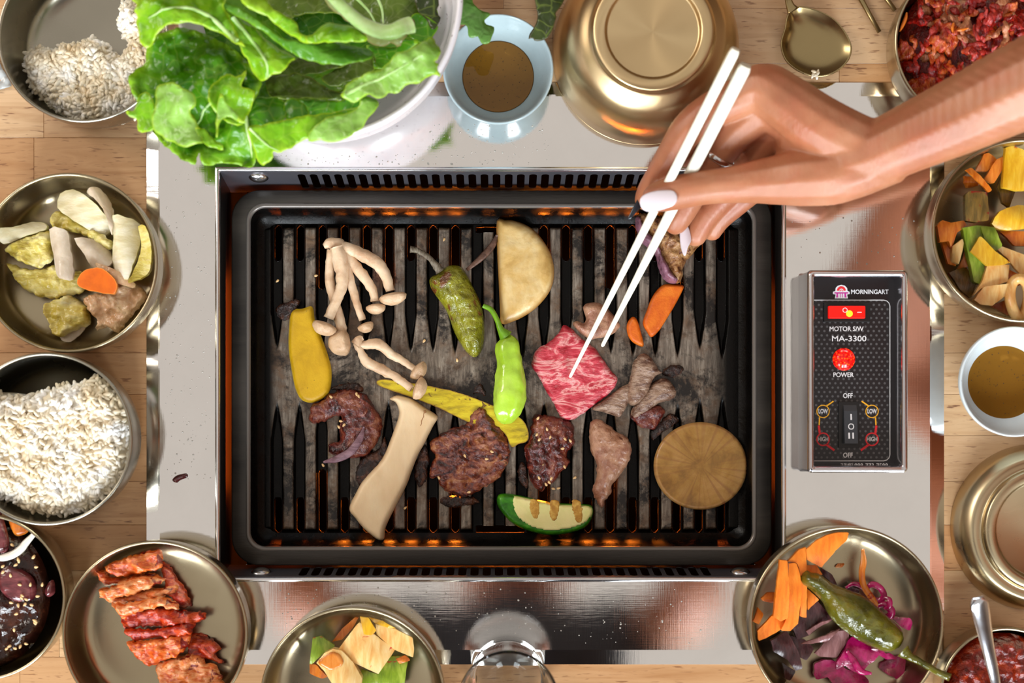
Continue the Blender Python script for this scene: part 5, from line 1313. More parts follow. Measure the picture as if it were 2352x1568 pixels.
# ================================================================== lettuce
def leafmat(name, cols, edge, ve='c4dc60', rot=0.0):
    m, nt, bs = new_mat(name)
    v = coords(nt, (1, 1, 1), (0, 0, rot))
    f = ntex(nt, v, 22, 4, 0.55, 0.6)
    col = ramp(nt, f, [(0.34 + 0.32 * i / (len(cols) - 1), hexc(c)) for i, c in enumerate(cols)])
    vo = N(nt, 'ShaderNodeTexVoronoi', feature='DISTANCE_TO_EDGE'); vo.inputs['Scale'].default_value = 75
    dv = N(nt, 'ShaderNodeVectorMath', operation='ADD'); nz = N(nt, 'ShaderNodeTexNoise'); nz.inputs['Scale'].default_value = 40
    nt.links.new(v, nz.inputs['Vector']); sc = N(nt, 'ShaderNodeVectorMath', operation='SCALE'); sc.inputs['Scale'].default_value = 0.02
    nt.links.new(nz.outputs['Color'], sc.inputs[0]); nt.links.new(v, dv.inputs[0]); nt.links.new(sc.outputs[0], dv.inputs[1]); nt.links.new(dv.outputs[0], vo.inputs['Vector'])
    vein = maprange(nt, vo.outputs['Distance'], 0.0, 0.05, 0.22, 0.0)
    col = mix(nt, vein, col, hexc(ve))
    a = N(nt, 'ShaderNodeAttribute', attribute_name='edge')
    col = mix(nt, maprange(nt, a.outputs['Fac'], 0.0, 0.13, 0.85, 0.0), col, hexc(edge))
    nt.links.new(col, bs.inputs['Base Color'])
    bs.inputs['Roughness'].default_value = 0.3; bs.inputs['Specular IOR Level'].default_value = 0.6
    bump(nt, bs, ntex(nt, v, 55, 3, 0.5, 0.5), 0.7, 0.006)
    tr = N(nt, 'ShaderNodeBsdfTranslucent'); nt.links.new(col, tr.inputs[0])
    mx = N(nt, 'ShaderNodeMixShader'); mx.inputs[0].default_value = 0.38
    out = nt.nodes['Material Output']
    nt.links.new(bs.outputs[0], mx.inputs[1]); nt.links.new(tr.outputs[0], mx.inputs[2]); nt.links.new(mx.outputs[0], out.inputs[0])
    return m
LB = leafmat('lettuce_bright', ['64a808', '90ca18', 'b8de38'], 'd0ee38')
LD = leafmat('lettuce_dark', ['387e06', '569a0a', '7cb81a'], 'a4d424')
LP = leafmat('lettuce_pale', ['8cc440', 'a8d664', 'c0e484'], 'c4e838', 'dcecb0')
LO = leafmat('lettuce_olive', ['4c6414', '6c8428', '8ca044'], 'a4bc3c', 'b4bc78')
LR = leafmat('oak_leaf_red', ['2c3414', '3c4c1c', '56682c'], '5c5030')
ZL = lambda L: zc(280, 0, 3.015, L)
LG = 'lettuce leaves heaped in the speckled bowl'
lett = [
 # name-label, outline, z, material, ripple, curl(angle, amount)
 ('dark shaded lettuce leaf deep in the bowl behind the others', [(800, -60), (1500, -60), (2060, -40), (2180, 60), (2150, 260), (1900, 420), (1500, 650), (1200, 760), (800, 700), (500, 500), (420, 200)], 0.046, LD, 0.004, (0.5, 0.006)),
 ('grey-green lettuce leaf at the top edge, under the pale rib', [(940, -60), (1500, -60), (1620, 110), (1480, 95), (1300, 95), (1200, 115), (1080, 150), (1000, 100)], 0.062, LO, 0.004, (1.2, -0.006)),
 ('lettuce leaf with parallel ribs at the upper right of the bowl', [(1460, -60), (2060, -60), (2075, 60), (2060, 115), (1990, 135), (1850, 175), (1700, 150), (1560, 60)], 0.064, LO, 0.003, (0.3, -0.006)),
 ('frilly oak-leaf lettuce against the inner right rim', [(2050, -60), (2150, -40), (2195, 30), (2180, 80), (2205, 130), (2180, 190), (2140, 200), (2110, 140), (2060, 90), (2030, 30)], 0.068, LR, 0.004, (0.8, 0.003)),
 ('small dark leaf below the frilly oak-leaf lettuce', [(2000, 130), (2060, 100), (2150, 140), (2190, 190), (2150, 260), (2060, 300), (1990, 250)], 0.066, LD, 0.003, (0.4, 0.004)),
 ('deep green leaf right of the long folded rib', [(1690, 320), (1900, 330), (1930, 275), (2060, 290), (1960, 370), (1880, 410), (1830, 465), (1740, 475), (1735, 380)], 0.074, LD, 0.003, (0.6, 0.003)),
 ('olive leaf slanting beneath the bright frilled leaf', [(1380, 535), (1560, 440), (1740, 375), (1748, 480), (1640, 540), (1560, 560), (1480, 600)], 0.076, LO, 0.002, (0.9, -0.002)),
 ('grey-olive wilted leaf end in the middle of the heap', [(1100, 480), (1180, 420), (1250, 395), (1400, 420), (1550, 450), (1400, 495), (1250, 515), (1120, 530)], 0.076, LO, 0.003, (1.2, -0.003)),
 ('yellow-green crinkled leaf between the centre and the lower rim', [(1000, 540), (1110, 515), (1280, 528), (1400, 600), (1500, 640), (1650, 645), (1680, 640), (1600, 690), (1530, 710), (1480, 698), (1300, 692), (1200, 700), (1120, 700), (1030, 670)], 0.078, LO, 0.006, (1.3, 0.003)),
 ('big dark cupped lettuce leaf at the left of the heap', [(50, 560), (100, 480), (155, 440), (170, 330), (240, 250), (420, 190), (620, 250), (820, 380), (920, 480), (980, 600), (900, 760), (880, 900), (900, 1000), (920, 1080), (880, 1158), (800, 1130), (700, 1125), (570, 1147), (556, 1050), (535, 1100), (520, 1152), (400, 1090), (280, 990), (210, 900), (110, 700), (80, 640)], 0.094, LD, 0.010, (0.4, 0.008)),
 ('small frilled leaf tips at the far left, over the rice bowl', [(38, 770), (90, 765), (118, 660), (190, 648), (235, 760), (235, 850), (210, 905), (150, 905), (110, 905), (98, 820), (60, 812)], 0.102, LB, 0.004, (0.3, 0.003)),
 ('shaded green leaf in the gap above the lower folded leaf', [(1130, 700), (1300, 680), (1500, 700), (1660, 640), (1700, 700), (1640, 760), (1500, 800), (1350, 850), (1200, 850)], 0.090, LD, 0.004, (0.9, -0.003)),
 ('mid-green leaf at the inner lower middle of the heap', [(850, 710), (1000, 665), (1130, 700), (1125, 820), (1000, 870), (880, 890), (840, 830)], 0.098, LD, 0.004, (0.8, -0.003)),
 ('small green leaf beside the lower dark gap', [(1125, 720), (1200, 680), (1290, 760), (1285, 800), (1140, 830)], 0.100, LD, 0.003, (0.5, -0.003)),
 ('long bright leaf folded along the lower rim of the bowl', [(880, 895), (1000, 870), (1140, 835), (1290, 798), (1450, 770), (1650, 720), (1660, 770), (1500, 900), (1400, 940), (1280, 960), (1150, 1030), (1080, 1060), (1045, 1040), (1040, 1085), (970, 1142), (930, 1100), (905, 1000)], 0.108, LB, 0.004, (1.3, -0.006)),
 ('pale underside of the folded leaf touching the speckled rim', [(1280, 960), (1330, 880), (1450, 800), (1580, 770), (1640, 720), (1665, 652), (1770, 692), (1740, 765), (1680, 850), (1600, 930), (1530, 965), (1480, 985), (1400, 970)], 0.112, LP, 0.003, (0.9, -0.004)),
 ('broad bright leaf in the lower left middle with a curled lip', [(610, 640), (660, 560), (740, 510), (800, 540), (860, 490), (868, 520), (830, 600), (930, 640), (925, 690), (880, 760), (850, 820), (790, 870), (690, 820), (640, 760)], 0.104, LB, 0.008, (0.8, 0.006)),
 ('pale folded flap with a yellow edge at the left', [(210, 610), (260, 580), (340, 568), (430, 612), (495, 640), (512, 720), (470, 760), (500, 830), (550, 930), (556, 990), (500, 1010), (430, 1017), (360, 980), (290, 950), (200, 880), (184, 800), (220, 700)], 0.114, LP, 0.006, (0.2, -0.008)),
 ('narrow yellow-green fold right of the pale flap', [(440, 770), (500, 800), (530, 880), (570, 900), (640, 960), (690, 1000), (705, 1030), (690, 1040), (640, 1025), (560, 990), (500, 860)], 0.110, LB, 0.002, (0.6, 0.003)),
 ('upright pointed leaf tip in the lower left of the heap', [(680, 655), (720, 700), (760, 760), (830, 810), (858, 858), (800, 840), (730, 810), (690, 830), (665, 880), (670, 960), (655, 940), (650, 820)], 0.116, LP, 0.002, (1.5, 0.004)),
 ('large bright crinkled leaf filling the upper left corner of the heap', [(78, -60), (660, -60), (690, 40), (730, 90), (770, 190), (860, 335), (790, 300), (720, 250), (600, 195), (480, 172), (330, 180), (240, 240), (200, 300), (150, 312), (125, 290), (110, 230), (90, 150), (100, 110), (75, 70), (95, 30)], 0.120, LB, 0.007, (1.2, -0.010)),
 ('drooping green leaf hanging from the top centre of the heap', [(690, 60), (760, 90), (900, 165), (980, 255), (1100, 330), (1195, 380), (1160, 430), (1100, 510), (1040, 520), (980, 542), (920, 522), (880, 440), (840, 370), (780, 250), (740, 140)], 0.114, LB, 0.006, (0.9, -0.008)),
 ('pale rib leaf with a browned cut end at the right', [(1440, -60), (1500, -20), (1560, 50), (1700, 140), (1850, 172), (1980, 130), (2022, 122), (2022, 212), (1985, 225), (1960, 275), (1920, 322), (1860, 300), (1800, 312), (1700, 280), (1680, 230), (1620, 180), (1500, 100), (1400, 0)], 0.098, leafmat('lettuce_rib', ['8c9c4c', 'a4b068', 'b0bc7c'], 'b09858', 'c4cc9c'), 0.004, (1.2, -0.006)),
 ('long smooth folded leaf rib crossing the heap diagonally', [(660, -20), (860, 80), (1000, 180), (1100, 255), (1200, 282), (1320, 292), (1500, 288), (1700, 312), (1745, 370), (1650, 422), (1500, 448), (1380, 432), (1200, 385), (1080, 290), (950, 195), (800, 110), (690, 40)], 0.116, leafmat('lettuce_smooth', ['4c8c18', '64a428', '7cb43c'], '8cc024', '84b848'), 0.002, (1.1, -0.010)),
 ('bright wavy leaf edge standing above the long rib', [(820, -40), (960, -40), (1050, 60), (1200, 150), (1215, 200), (1250, 240), (1320, 240), (1400, 160), (1450, 150), (1600, 180), (1690, 245), (1690, 285), (1600, 300), (1420, 300), (1310, 290), (1230, 272), (1100, 190), (1010, 115), (880, 65)], 0.124, LB, 0.006, (1.2, -0.006)),
 ('light frilled leaf reaching over the right rim of the bowl', [(1510, 645), (1560, 565), (1680, 508), (1800, 470), (1880, 400), (1980, 350), (2070, 290), (2130, 250), (2165, 248), (2170, 290), (2208, 330), (2190, 400), (2160, 430), (2200, 445), (2180, 480), (2206, 525), (2120, 520), (2050, 572), (1960, 585), (1900, 645), (1850, 640), (1790, 684), (1700, 655), (1600, 690)], 0.116, LP, 0.007, (0.6, -0.006)),
]
LV = {}
for lab, pts, z_, m_, rip, cu in lett:
    LV[lab] = piece('lettuce_leaf', ZL(pts), z_, 0.0006, m_, lab, 'lettuce', LG, curl=cu, wave=rip * 1.2, wn=42, amp=rip * 0.42, ns=120, sheet=True, sp=0.0022, jag=0.0012, jn=220)
piece('lettuce_leaf', zc(784, 0, 3, [(815, -60), (900, -30), (905, 10), (960, 62), (1026, 82), (1010, 110), (985, 135), (1000, 165), (1050, 180), (1052, 215), (1035, 260), (1020, 298), (975, 303), (955, 280), (940, 250), (905, 258), (875, 245), (870, 190), (850, 165), (810, 160), (800, 60)]),
      0.058, 0.0006, leafmat('oak_green', ['5c9434', '78ac50', '8cb868'], '7cac3c', 'a8c884'), 'loose oak-leaf lettuce tip hanging over the pale blue dish', 'lettuce', curl=(0.9, -0.003), wave=0.003, wn=50, sheet=True, sp=0.0018)
piece('lettuce_leaf', zc(784, 0, 3, [(1345, -60), (1540, -60), (1525, 20), (1500, 62), (1475, 95), (1482, 120), (1470, 160), (1458, 200), (1430, 250), (1400, 272), (1360, 280), (1325, 272), (1320, 255), (1290, 262), (1300, 225), (1325, 190), (1345, 150), (1352, 100), (1340, 40)]),
      0.052, 0.0006, LR, 'loose dark red-tinged lettuce tip beside the upturned bowl', 'lettuce', curl=(0.6, -0.004), wave=0.003, wn=50, sheet=True, sp=0.0018)

m_rib = food('lettuce_midrib', ['98c060', 'b4d488', 'c4dc9c'], 60, 0.3, 0.2, sss=0.15)
from mathutils.kdtree import KDTree
def midrib(key, pts, z, r0, r1):
    o = next(v for k, v in LV.items() if key in k)
    kd = KDTree(len(o.data.vertices))
    for v in o.data.vertices: kd.insert((v.co.x + o.location.x, v.co.y + o.location.y, 0), v.index)
    kd.balance(); P = []
    for p in smooth_open([(a, b, 0) for a, b in ZL(pts)], 4):
        w_ = W(p.x, p.y, z); hit = kd.find((w_.x, w_.y, 0))
        zz = max(o.data.vertices[i].co.z for (_, i, _) in kd.find_n((w_.x, w_.y, 0), 4)) + o.location.z
        P.append(Vector((w_.x, w_.y, zz)))
    n = len(P)
    tube('midrib', P, [(r0 + (r1 - r0) * i / (n - 1)) for i in range(n)], m_rib, o, 8, 1, 0.5)
midrib('big dark cupped', [(830, 560), (700, 640), (560, 760), (430, 1000)], 0.096, 0.0016, 0.0004)
midrib('big dark cupped', [(890, 1080), (885, 960), (860, 760)], 0.096, 0.0005, 0.0014)
midrib('long bright leaf', [(890, 895), (1000, 1000), (1080, 1040)], 0.108, 0.0008, 0.0003)
midrib('large bright crinkled', [(800, 290), (600, 110), (400, 60), (180, 120)], 0.12, 0.0016, 0.0004)
midrib('drooping green', [(760, 110), (900, 280), (1000, 430), (1000, 530)], 0.115, 0.0014, 0.0004)
midrib('pale rib leaf', [(1440, -40), (1540, 60), (1680, 170), (1850, 225), (2010, 170)], 0.098, 0.0035, 0.0055)
midrib('light frilled', [(1540, 640), (1700, 570), (1850, 520), (2080, 390)], 0.116, 0.0012, 0.0003)
midrib('lettuce leaf with parallel', [(1600, -40), (1700, 60), (1760, 160)], 0.064, 0.0012, 0.0006)
midrib('lettuce leaf with parallel', [(1760, -40), (1800, 60), (1810, 160)], 0.064, 0.0012, 0.0006)
# tangle of fine kimchi shreds
rr = random.Random(77); V = []; F = []
kv = [m_kr[0], m_kr[1], m_kr[2]]
for mi in range(3):
    V = []; F = []
    for k in range((46, 26, 16)[mi]):
        a, q = rr.uniform(0, 2 * PI), rr.random() ** 0.5 * 150
        x, y, th = 2246 + q * math.cos(a), 96 + q * math.sin(a), rr.uniform(0, 2 * PI)
        z = 0.024 + rr.uniform(0, 0.012) - 0.004 * (q / 150) ** 2; pts = []; r0 = rr.uniform(0.0012, 0.0030)
        for s_ in range(7):
            pts.append(W(x, y, z + 0.0025 * math.sin(s_ * 1.3 + k)))
            th += rr.gauss(0, 0.55); x += 11 * math.cos(th); y += 11 * math.sin(th)
            if (x - 2246) ** 2 + (y - 96) ** 2 > 160 ** 2: th += PI * 0.8; x += 16 * math.cos(th); y += 16 * math.sin(th)
        o = tube('tmp', pts, [r0 * 0.3, r0, r0 * 1.2, r0 * 0.9, r0, r0 * 0.8, r0 * 0.2], None, None, 7, 3, 0.45, 0.5, 400, seed=k)
        b = len(V); V += [tuple(v.co) for v in o.data.vertices]; F += [[i + b for i in p.vertices] for p in o.data.polygons]
        me_ = o.data; bpy.data.objects.remove(o); bpy.data.meshes.remove(me_)
    tag(mesh('kimchi_shreds', V, F, kv[mi]), ('tangle of glossy deep red kimchi shreds', 'orange-red kimchi shreds mixed through the tangle', 'pale brownish kimchi shreds mixed through the tangle')[mi] + ' in the upper right bowl', 'kimchi', kind='stuff')
# ================================================================== control box (part of the grill)
m_chrome = steel('chrome_bezel', 'dcdbe0', 0.16)
m_side = steel('box_side_steel', 'a8a6a6', 0.35)
def face_mat():
    m, nt, bs = new_mat('dotted_faceplate')
    tc = N(nt, 'ShaderNodeTexCoord')
    px = 12.6 * S * 0.988; py = 20.0 * S * 0.988
    ds = []
    for off in (0.0, 0.5):
        mp = N(nt, 'ShaderNodeMapping'); mp.inputs['Scale'].default_value = (1 / (px * 1.0), 1 / py, 0); mp.inputs['Location'].default_value = (off, off, 0)
        nt.links.new(tc.outputs['Object'], mp.inputs[0])
        fr = N(nt, 'ShaderNodeVectorMath', operation='FRACTION'); nt.links.new(mp.outputs[0], fr.inputs[0])
        sb = N(nt, 'ShaderNodeVectorMath', operation='SUBTRACT'); sb.inputs[1].default_value = (0.5, 0.5, 0); nt.links.new(fr.outputs[0], sb.inputs[0])
        ml = N(nt, 'ShaderNodeVectorMath', operation='MULTIPLY'); ml.inputs[1].default_value = (px, py, 0); nt.links.new(sb.outputs[0], ml.inputs[0])
        ln = N(nt, 'ShaderNodeVectorMath', operation='LENGTH'); nt.links.new(ml.outputs[0], ln.inputs[0])
        ds.append(ln.outputs['Value'])
    mn = N(nt, 'ShaderNodeMath', operation='MINIMUM'); nt.links.new(ds[0], mn.inputs[0]); nt.links.new(ds[1], mn.inputs[1])
    col = mix(nt, maprange(nt, mn.outputs[0], 0.00065, 0.0009), hexc('4c4b4c'), hexc('171416'))
    nt.links.new(col, bs.inputs['Base Color']); bs.inputs['Roughness'].default_value = 0.3
    return m
m_face = face_mat(); m_faceb = plain('faceplate_black', '131013', 0.25)
m_blk = plain('switch_black', '0e0d0e', 0.35); m_grey = plain('switch_grey', '33363a', 0.35)
m_wh = plain('print_white', 'd4d2d2', 0.5); m_yl = plain('print_yellow', 'e0a014', 0.5); m_rd = plain('print_red', 'd01c24', 0.5); m_mg = plain('print_magenta', 'b01c84', 0.5)
m_lampr = plain('lit_red_plastic', 'd81008', 0.25, emit='ff1206', es=0.5)
m_lampy = plain('lit_bulb', 'ffb020', 0.3, emit='ffae18', es=2.2)
ZB, ZF = 0.030, 0.012
def brect(l, t, r, b, z, rad, seg=6):
    a = pxbox(l, t, r, b, z); return loop(a[0], a[1], a[2], a[3], rad, z, seg)
a0 = pxbox(1857, 620, 2086, 1085, ZB)
def brim(dx, z, rad):
    return loop(a0[0] + dx, a0[1] + dx, a0[2] - dx, a0[3] - dx, rad, z, 6)
box_ = rings('control_box', [brim(-0.0006, 0.0, 0.002), brim(0.0, 0.004, 0.0025), brim(0.0, ZB - 0.002, 0.0028)], m_side, grill)
rings('bezel', [brim(-0.0002, ZB - 0.003, 0.0028), brim(0.0003, ZB - 0.0006, 0.0028), brim(0.0014, ZB, 0.0024), brim(0.0030, ZB, 0.0018), brim(0.0040, ZB - 0.0012, 0.0012), brim(0.0044, ZB - 0.004, 0.001), brim(0.0044, ZF - 0.001, 0.001)], m_chrome, box_)
fl, fb, fr_, ft = a0[0] + 0.0044, a0[1] + 0.0044, a0[2] - 0.0044, a0[3] - 0.0044
mesh('faceplate', [(fl, fb, ZF), (fr_, fb, ZF), (fr_, ft, ZF), (fl, ft, ZF)], [[0, 1, 2, 3]], m_faceb, box_, False)
q = pxbox(1870, 689, 2043, 1058, ZF)
pts = [(q[0], q[1])] + [(x, y) for x, y in rrect(q[0], q[1], q[2], q[3], 0.003, 6) if x > q[0] + 0.004] + [(q[0], q[3])]
pts = [(q[0], q[1])] + [p for p in rrect(q[0], q[1], q[2], q[3], 0.003, 6)[21:28]] + [p for p in rrect(q[0], q[1], q[2], q[3], 0.003, 6)[0:7]] + [(q[0], q[3])]
o = mesh('dotted_panel', [(x, y, ZF + 0.0001) for x, y in pts], [list(range(len(pts)))], m_face, box_, False)
def flatpoly(name, pts, mat, z=ZF + 0.0002, parent=None):
    v = [W(p[0], p[1], z) for p in pts]
    return mesh(name, v, [list(range(len(v)))], mat, parent or box_, False)
def stroke(name, pts, wpx, mat, closed=False, z=ZF + 0.00025, parent=None):
    P = [Vector((p[0], p[1])) for p in pts]; n = len(P); v = []; f = []
    for i in range(n):
        a = P[(i - 1) % n] if closed or i else P[i]; b = P[(i + 1) % n] if closed or i < n - 1 else P[i]
        d = (b - a).normalized(); nn = Vector((-d.y, d.x)) * wpx / 2
        v += [W(P[i].x + nn.x, P[i].y + nn.y, z), W(P[i].x - nn.x, P[i].y - nn.y, z)]
    for i in range(n if closed else n - 1):
        a = 2 * i; b = 2 * ((i + 1) % n); f.append([a, a + 1, b + 1, b])
    return mesh(name, v, f, mat, parent or box_, False)
def circ(cx, cy, r, n=28, a0_=0, a1_=360):
    return [(cx + r * math.cos(math.radians(a0_ + (a1_ - a0_) * k / n)), cy - r * math.sin(math.radians(a0_ + (a1_ - a0_) * k / n))) for k in range(n + (0 if a1_ - a0_ == 360 else 1))]
stroke('outline', [(1870, 689), (2030, 689), (2037, 691), (2042, 696), (2044, 703), (2044, 1044), (2042, 1051), (2037, 1056), (2030, 1058), (1870, 1058)], 1.5, m_wh)
texts = []
def txt(s, cx, cy, cap, width, mat=None, z=ZF + 0.0003, parent=None, bold=0.0):
    cu = bpy.data.curves.new('lettering', 'FONT'); cu.body = s; cu.align_x = 'CENTER'; cu.align_y = 'CENTER'
    cu.size = cap * S * (1 - z) / 0.70; cu.offset = bold; cu.fill_mode = 'FRONT'; cu.resolution_u = 4
    cu.materials.append(mat or m_wh)
    o = bpy.data.objects.new('lettering', cu); C.objects.link(o); o.location = W(cx, cy, z)
    texts.append((o, width * S * (1 - z), parent or box_))
    return o
txt('MORNINGART', 1997.5, 670.5, 10, 86, bold=0.00006)
txt('MOTOR S/W', 1944, 755.5, 10.5, 78, bold=0.00006)
txt('MA-3300', 1950, 778, 12.5, 79, bold=0.00005)
txt('POWER', 1937, 861, 10.5, 47, bold=0.00006)
txt('OFF', 1947.5, 909, 11, 22, bold=0.00007)
txt('OFF', 1947.5, 1045.5, 11, 22, bold=0.00007)
txt('LOW', 1890.5, 944.5, 10, 21.5, bold=0.00007); txt('LOW', 2003, 944.5, 10, 21.5, bold=0.00007)
txt('HIGH', 1890.5, 1008.5, 10, 24, bold=0.00007); txt('HIGH', 2003, 1008.5, 10, 24, bold=0.00007)
txt('고객센터', 1945, 1070, 9, 29, bold=0.00003)
txt('080-773-7500', 2001, 1069.5, 10, 77, bold=0.00003)
for cx in (1890.5, 2003):
    sgn = 1 if cx < 1950 else -1
    stroke('ring_mark', circ(cx, 944.5, 14.2), 2, m_yl, True); stroke('ring_mark', circ(cx, 1008.5, 14.2), 3, m_rd, True)
    stroke('link_mark', [(cx + sgn * 8, 932), (cx + sgn * 24, 921)], 3, m_yl)
    stroke('link_mark', [(cx - sgn * 8, 958), (cx - sgn * 9, 976)], 3, m_yl)
    stroke('link_mark', [(cx - sgn * 10, 977), (cx - sgn * 7.5, 995)], 5, m_rd)
    stroke('link_mark', [(cx + sgn * 8, 1021), (cx + sgn * 26, 1034)], 5, m_rd)
# emblem: red arch over a magenta gate with pale outline
lx, ly = 1932.5, 671
flatpoly('emblem_outline', [(lx - 19, ly - 1), (lx - 14, ly - 3), (lx - 13, ly - 10), (lx - 8, ly - 15), (lx, ly - 17), (lx + 8, ly - 15), (lx + 13, ly - 10), (lx + 14, ly - 3), (lx + 19, ly - 1), (lx + 19, ly + 4), (lx + 13, ly + 5), (lx + 15, ly + 14), (lx - 15, ly + 14), (lx - 13, ly + 5), (lx - 19, ly + 4)], m_wh, ZF + 0.0002)
stroke('emblem_arch', circ(lx, ly - 3.5, 7.6, 16, 0, 180), 5.5, m_rd, z=ZF + 0.0003)
stroke('emblem_arch', circ(lx, ly - 2, 3.2, 10, 0, 180), 1.6, m_rd, z=ZF + 0.0003)
flatpoly('emblem_gate', [(lx - 16, ly), (lx + 16, ly), (lx + 16, ly + 3), (lx - 16, ly + 3)], m_mg, ZF + 0.0003)
for dx in (-9, -2.6, 2.6, 9):
    w_ = 3.4 if abs(dx) > 5 else 1.6
    flatpoly('emblem_gate', [(lx + dx - w_ / 2 - 0.5, ly + 3), (lx + dx + w_ / 2, ly + 3), (lx + dx + w_ / 2 + (1.4 if dx > 5 else 0), ly + 12), (lx + dx - w_ / 2 - (1.4 if dx < -5 else 0), ly + 12)], m_mg, ZF + 0.0003)
def pbox(name, l, t, r, b, z0, z1, mat, parent, bev=0.0003):
    a = pxbox(l, t, r, b, z1); return box(name, (a[0], a[1], z0), (a[2], a[3], z1), mat, parent, bev)
pbox('switch_frame', 1893, 695, 1999, 739, ZF, ZF + 0.002, m_blk, box_)
pbox('lit_rocker', 1903, 702, 1988, 731, ZF, ZF + 0.0042, m_lampr, box_, 0.0008)
c = W(1951, 720, ZF + 0.0043)
o = lathe('bulb_glow', [(0, 0.0004), (0.0012, 0.0003), (0.0022, 0.0)], (c.x, c.y, c.z), m_lampy, box_, 20)
stroke('rocker_mark', circ(1941, 712, 5), 1.4, m_wh, True, z=ZF + 0.0044); stroke('rocker_mark', [(1969, 717), (1979, 717)], 1.8, m_wh, z=ZF + 0.0044)
c = W(1938, 825, ZF)
m_jewel, nt, bs = new_mat('jewel_lamp')
vo = N(nt, 'ShaderNodeTexVoronoi'); vo.inputs['Scale'].default_value = 620
nt.links.new(coords(nt), vo.inputs['Vector'])
cl = ramp(nt, vo.outputs['Distance'], [(0.1, hexc('ff5a10')), (0.45, hexc('e00806')), (0.8, hexc('8c0404'))])
nt.links.new(cl, bs.inputs['Base Color']); nt.links.new(cl, bs.inputs['Emission Color']); bs.inputs['Emission Strength'].default_value = 1.1; bs.inputs['Roughness'].default_value = 0.15
lathe('power_lamp', [(0, 0.0045), (0.003, 0.0040), (0.0056, 0.0026), (0.0074, 0.0008), (0.0077, 0)], (c.x, c.y, c.z), m_jewel, box_, 32)
pbox('switch_frame', 1926, 922, 1974, 1028, ZF, ZF + 0.0015, m_blk, box_)
rk = pxbox(1939, 930, 1969, 1018, ZF + 0.004)
mesh('rocker', [(rk[0], rk[1], ZF + 0.0015), (rk[2], rk[1], ZF + 0.0015), (rk[2], rk[3], ZF + 0.0015), (rk[0], rk[3], ZF + 0.0015),
                (rk[0], rk[1], ZF + 0.006), (rk[2], rk[1], ZF + 0.006), (rk[2], rk[3] - 0.004, ZF + 0.0032), (rk[0], rk[3] - 0.004, ZF + 0.0032)],
     [[4, 5, 6, 7], [0, 1, 5, 4], [1, 2, 6, 5], [2, 3, 7, 6], [3, 0, 4, 7]], m_grey, box_, False)
# cap the grey face with printed marks that follow its tilt
for s_, cy in (('I', 958), ('O', 980), ('II', 1001)):
    tt = (cy - 942) / 76
    o = txt(s_, 1955, cy, 14, {'I': 3.5, 'O': 14, 'II': 13}[s_], z=ZF + 0.0035 + 0.0026 * tt, bold=0.00004)
    o.rotation_euler = (-0.12, 0, 0)
bpy.context.view_layer.update()
for o, wd, par in texts:
    dg = bpy.context.evaluated_depsgraph_get()
    me = bpy.data.meshes.new_from_object(o.evaluated_get(dg))
    M = Matrix.Translation(o.location) @ o.rotation_euler.to_matrix().to_4x4() @ Matrix.Diagonal((wd / o.dimensions.x if o.dimensions.x > 1e-6 else 1, 1, 1, 1))
    me.transform(M); bpy.data.objects.remove(o)
    me.name = 'lettering'
    adopt_o = bpy.data.objects.new('lettering', me); C.objects.link(adopt_o); adopt(adopt_o, par)
# ================================================================== people
m_skin, nt, bs = new_mat('skin')
v = coords(nt)
col = ramp(nt, ntex(nt, v, 16, 4, 0.6, 0.3), [(0.32, hexc('96573a')), (0.5, hexc('a86b4a')), (0.68, hexc('b67e5e'))])
col = mix(nt, maprange(nt, ntex(nt, v, 60, 3, 0.6), 0.45, 0.7, 0, 0.25), col, hexc('b86048'))
nt.links.new(col, bs.inputs['Base Color']); bs.inputs['Roughness'].default_value = 0.42
bs.inputs['Subsurface Weight'].default_value = 0.18; bs.inputs['Subsurface Radius'].default_value = (0.012, 0.005, 0.003); bs.inputs['Subsurface Scale'].default_value = 0.5
bump(nt, bs, ntex(nt, coords(nt, (3, 1, 1), (0, 0, 0.3)), 160, 4, 0.65), 0.25, 0.0012)
def limb_mesh(chains, name, mat, parent, voxel=0.0011, smooth=10, fac=0.5):
    """chains: lists of (point, radius); all become one continuous surface"""
    bm = bmesh.new()
    for ch in chains:
        P = smooth_open([tuple(p) for p, r in ch], 6); R = smooth_open([(r, 0, 0) for p, r in ch], 6)
        for p, r in zip(P, R):
            bmesh.ops.create_icosphere(bm, subdivisions=2, radius=max(0.001, r.x), matrix=Matrix.Translation(p))
    me = bpy.data.meshes.new('tmp'); bm.to_mesh(me); bm.free()
    t = bpy.data.objects.new('tmp', me); C.objects.link(t)
    md = t.modifiers.new('r', 'REMESH'); md.mode = 'VOXEL'; md.voxel_size = voxel; md.use_smooth_shade = True
    ms = t.modifiers.new('s', 'SMOOTH'); ms.factor = fac; ms.iterations = smooth
    dg = bpy.context.evaluated_depsgraph_get(); dg.update()
    me2 = bpy.data.meshes.new_from_object(t.evaluated_get(dg)); me2.name = name
    bpy.data.objects.remove(t); bpy.data.meshes.remove(me)
    me2.materials.clear(); me2.materials.append(mat)
    me2.polygons.foreach_set('use_smooth', [True] * len(me2.polygons))
    o = bpy.data.objects.new(name, me2); C.objects.link(o); adopt(o, parent)
    return o
def PX(L): return [(W(a, b, z), r) for a, b, z, r in L]
diner = empty('person', (0.62, 0.05, -0.3), 'person reaching in with a bare forearm, long pale nails and white chopsticks in hand', 'person')
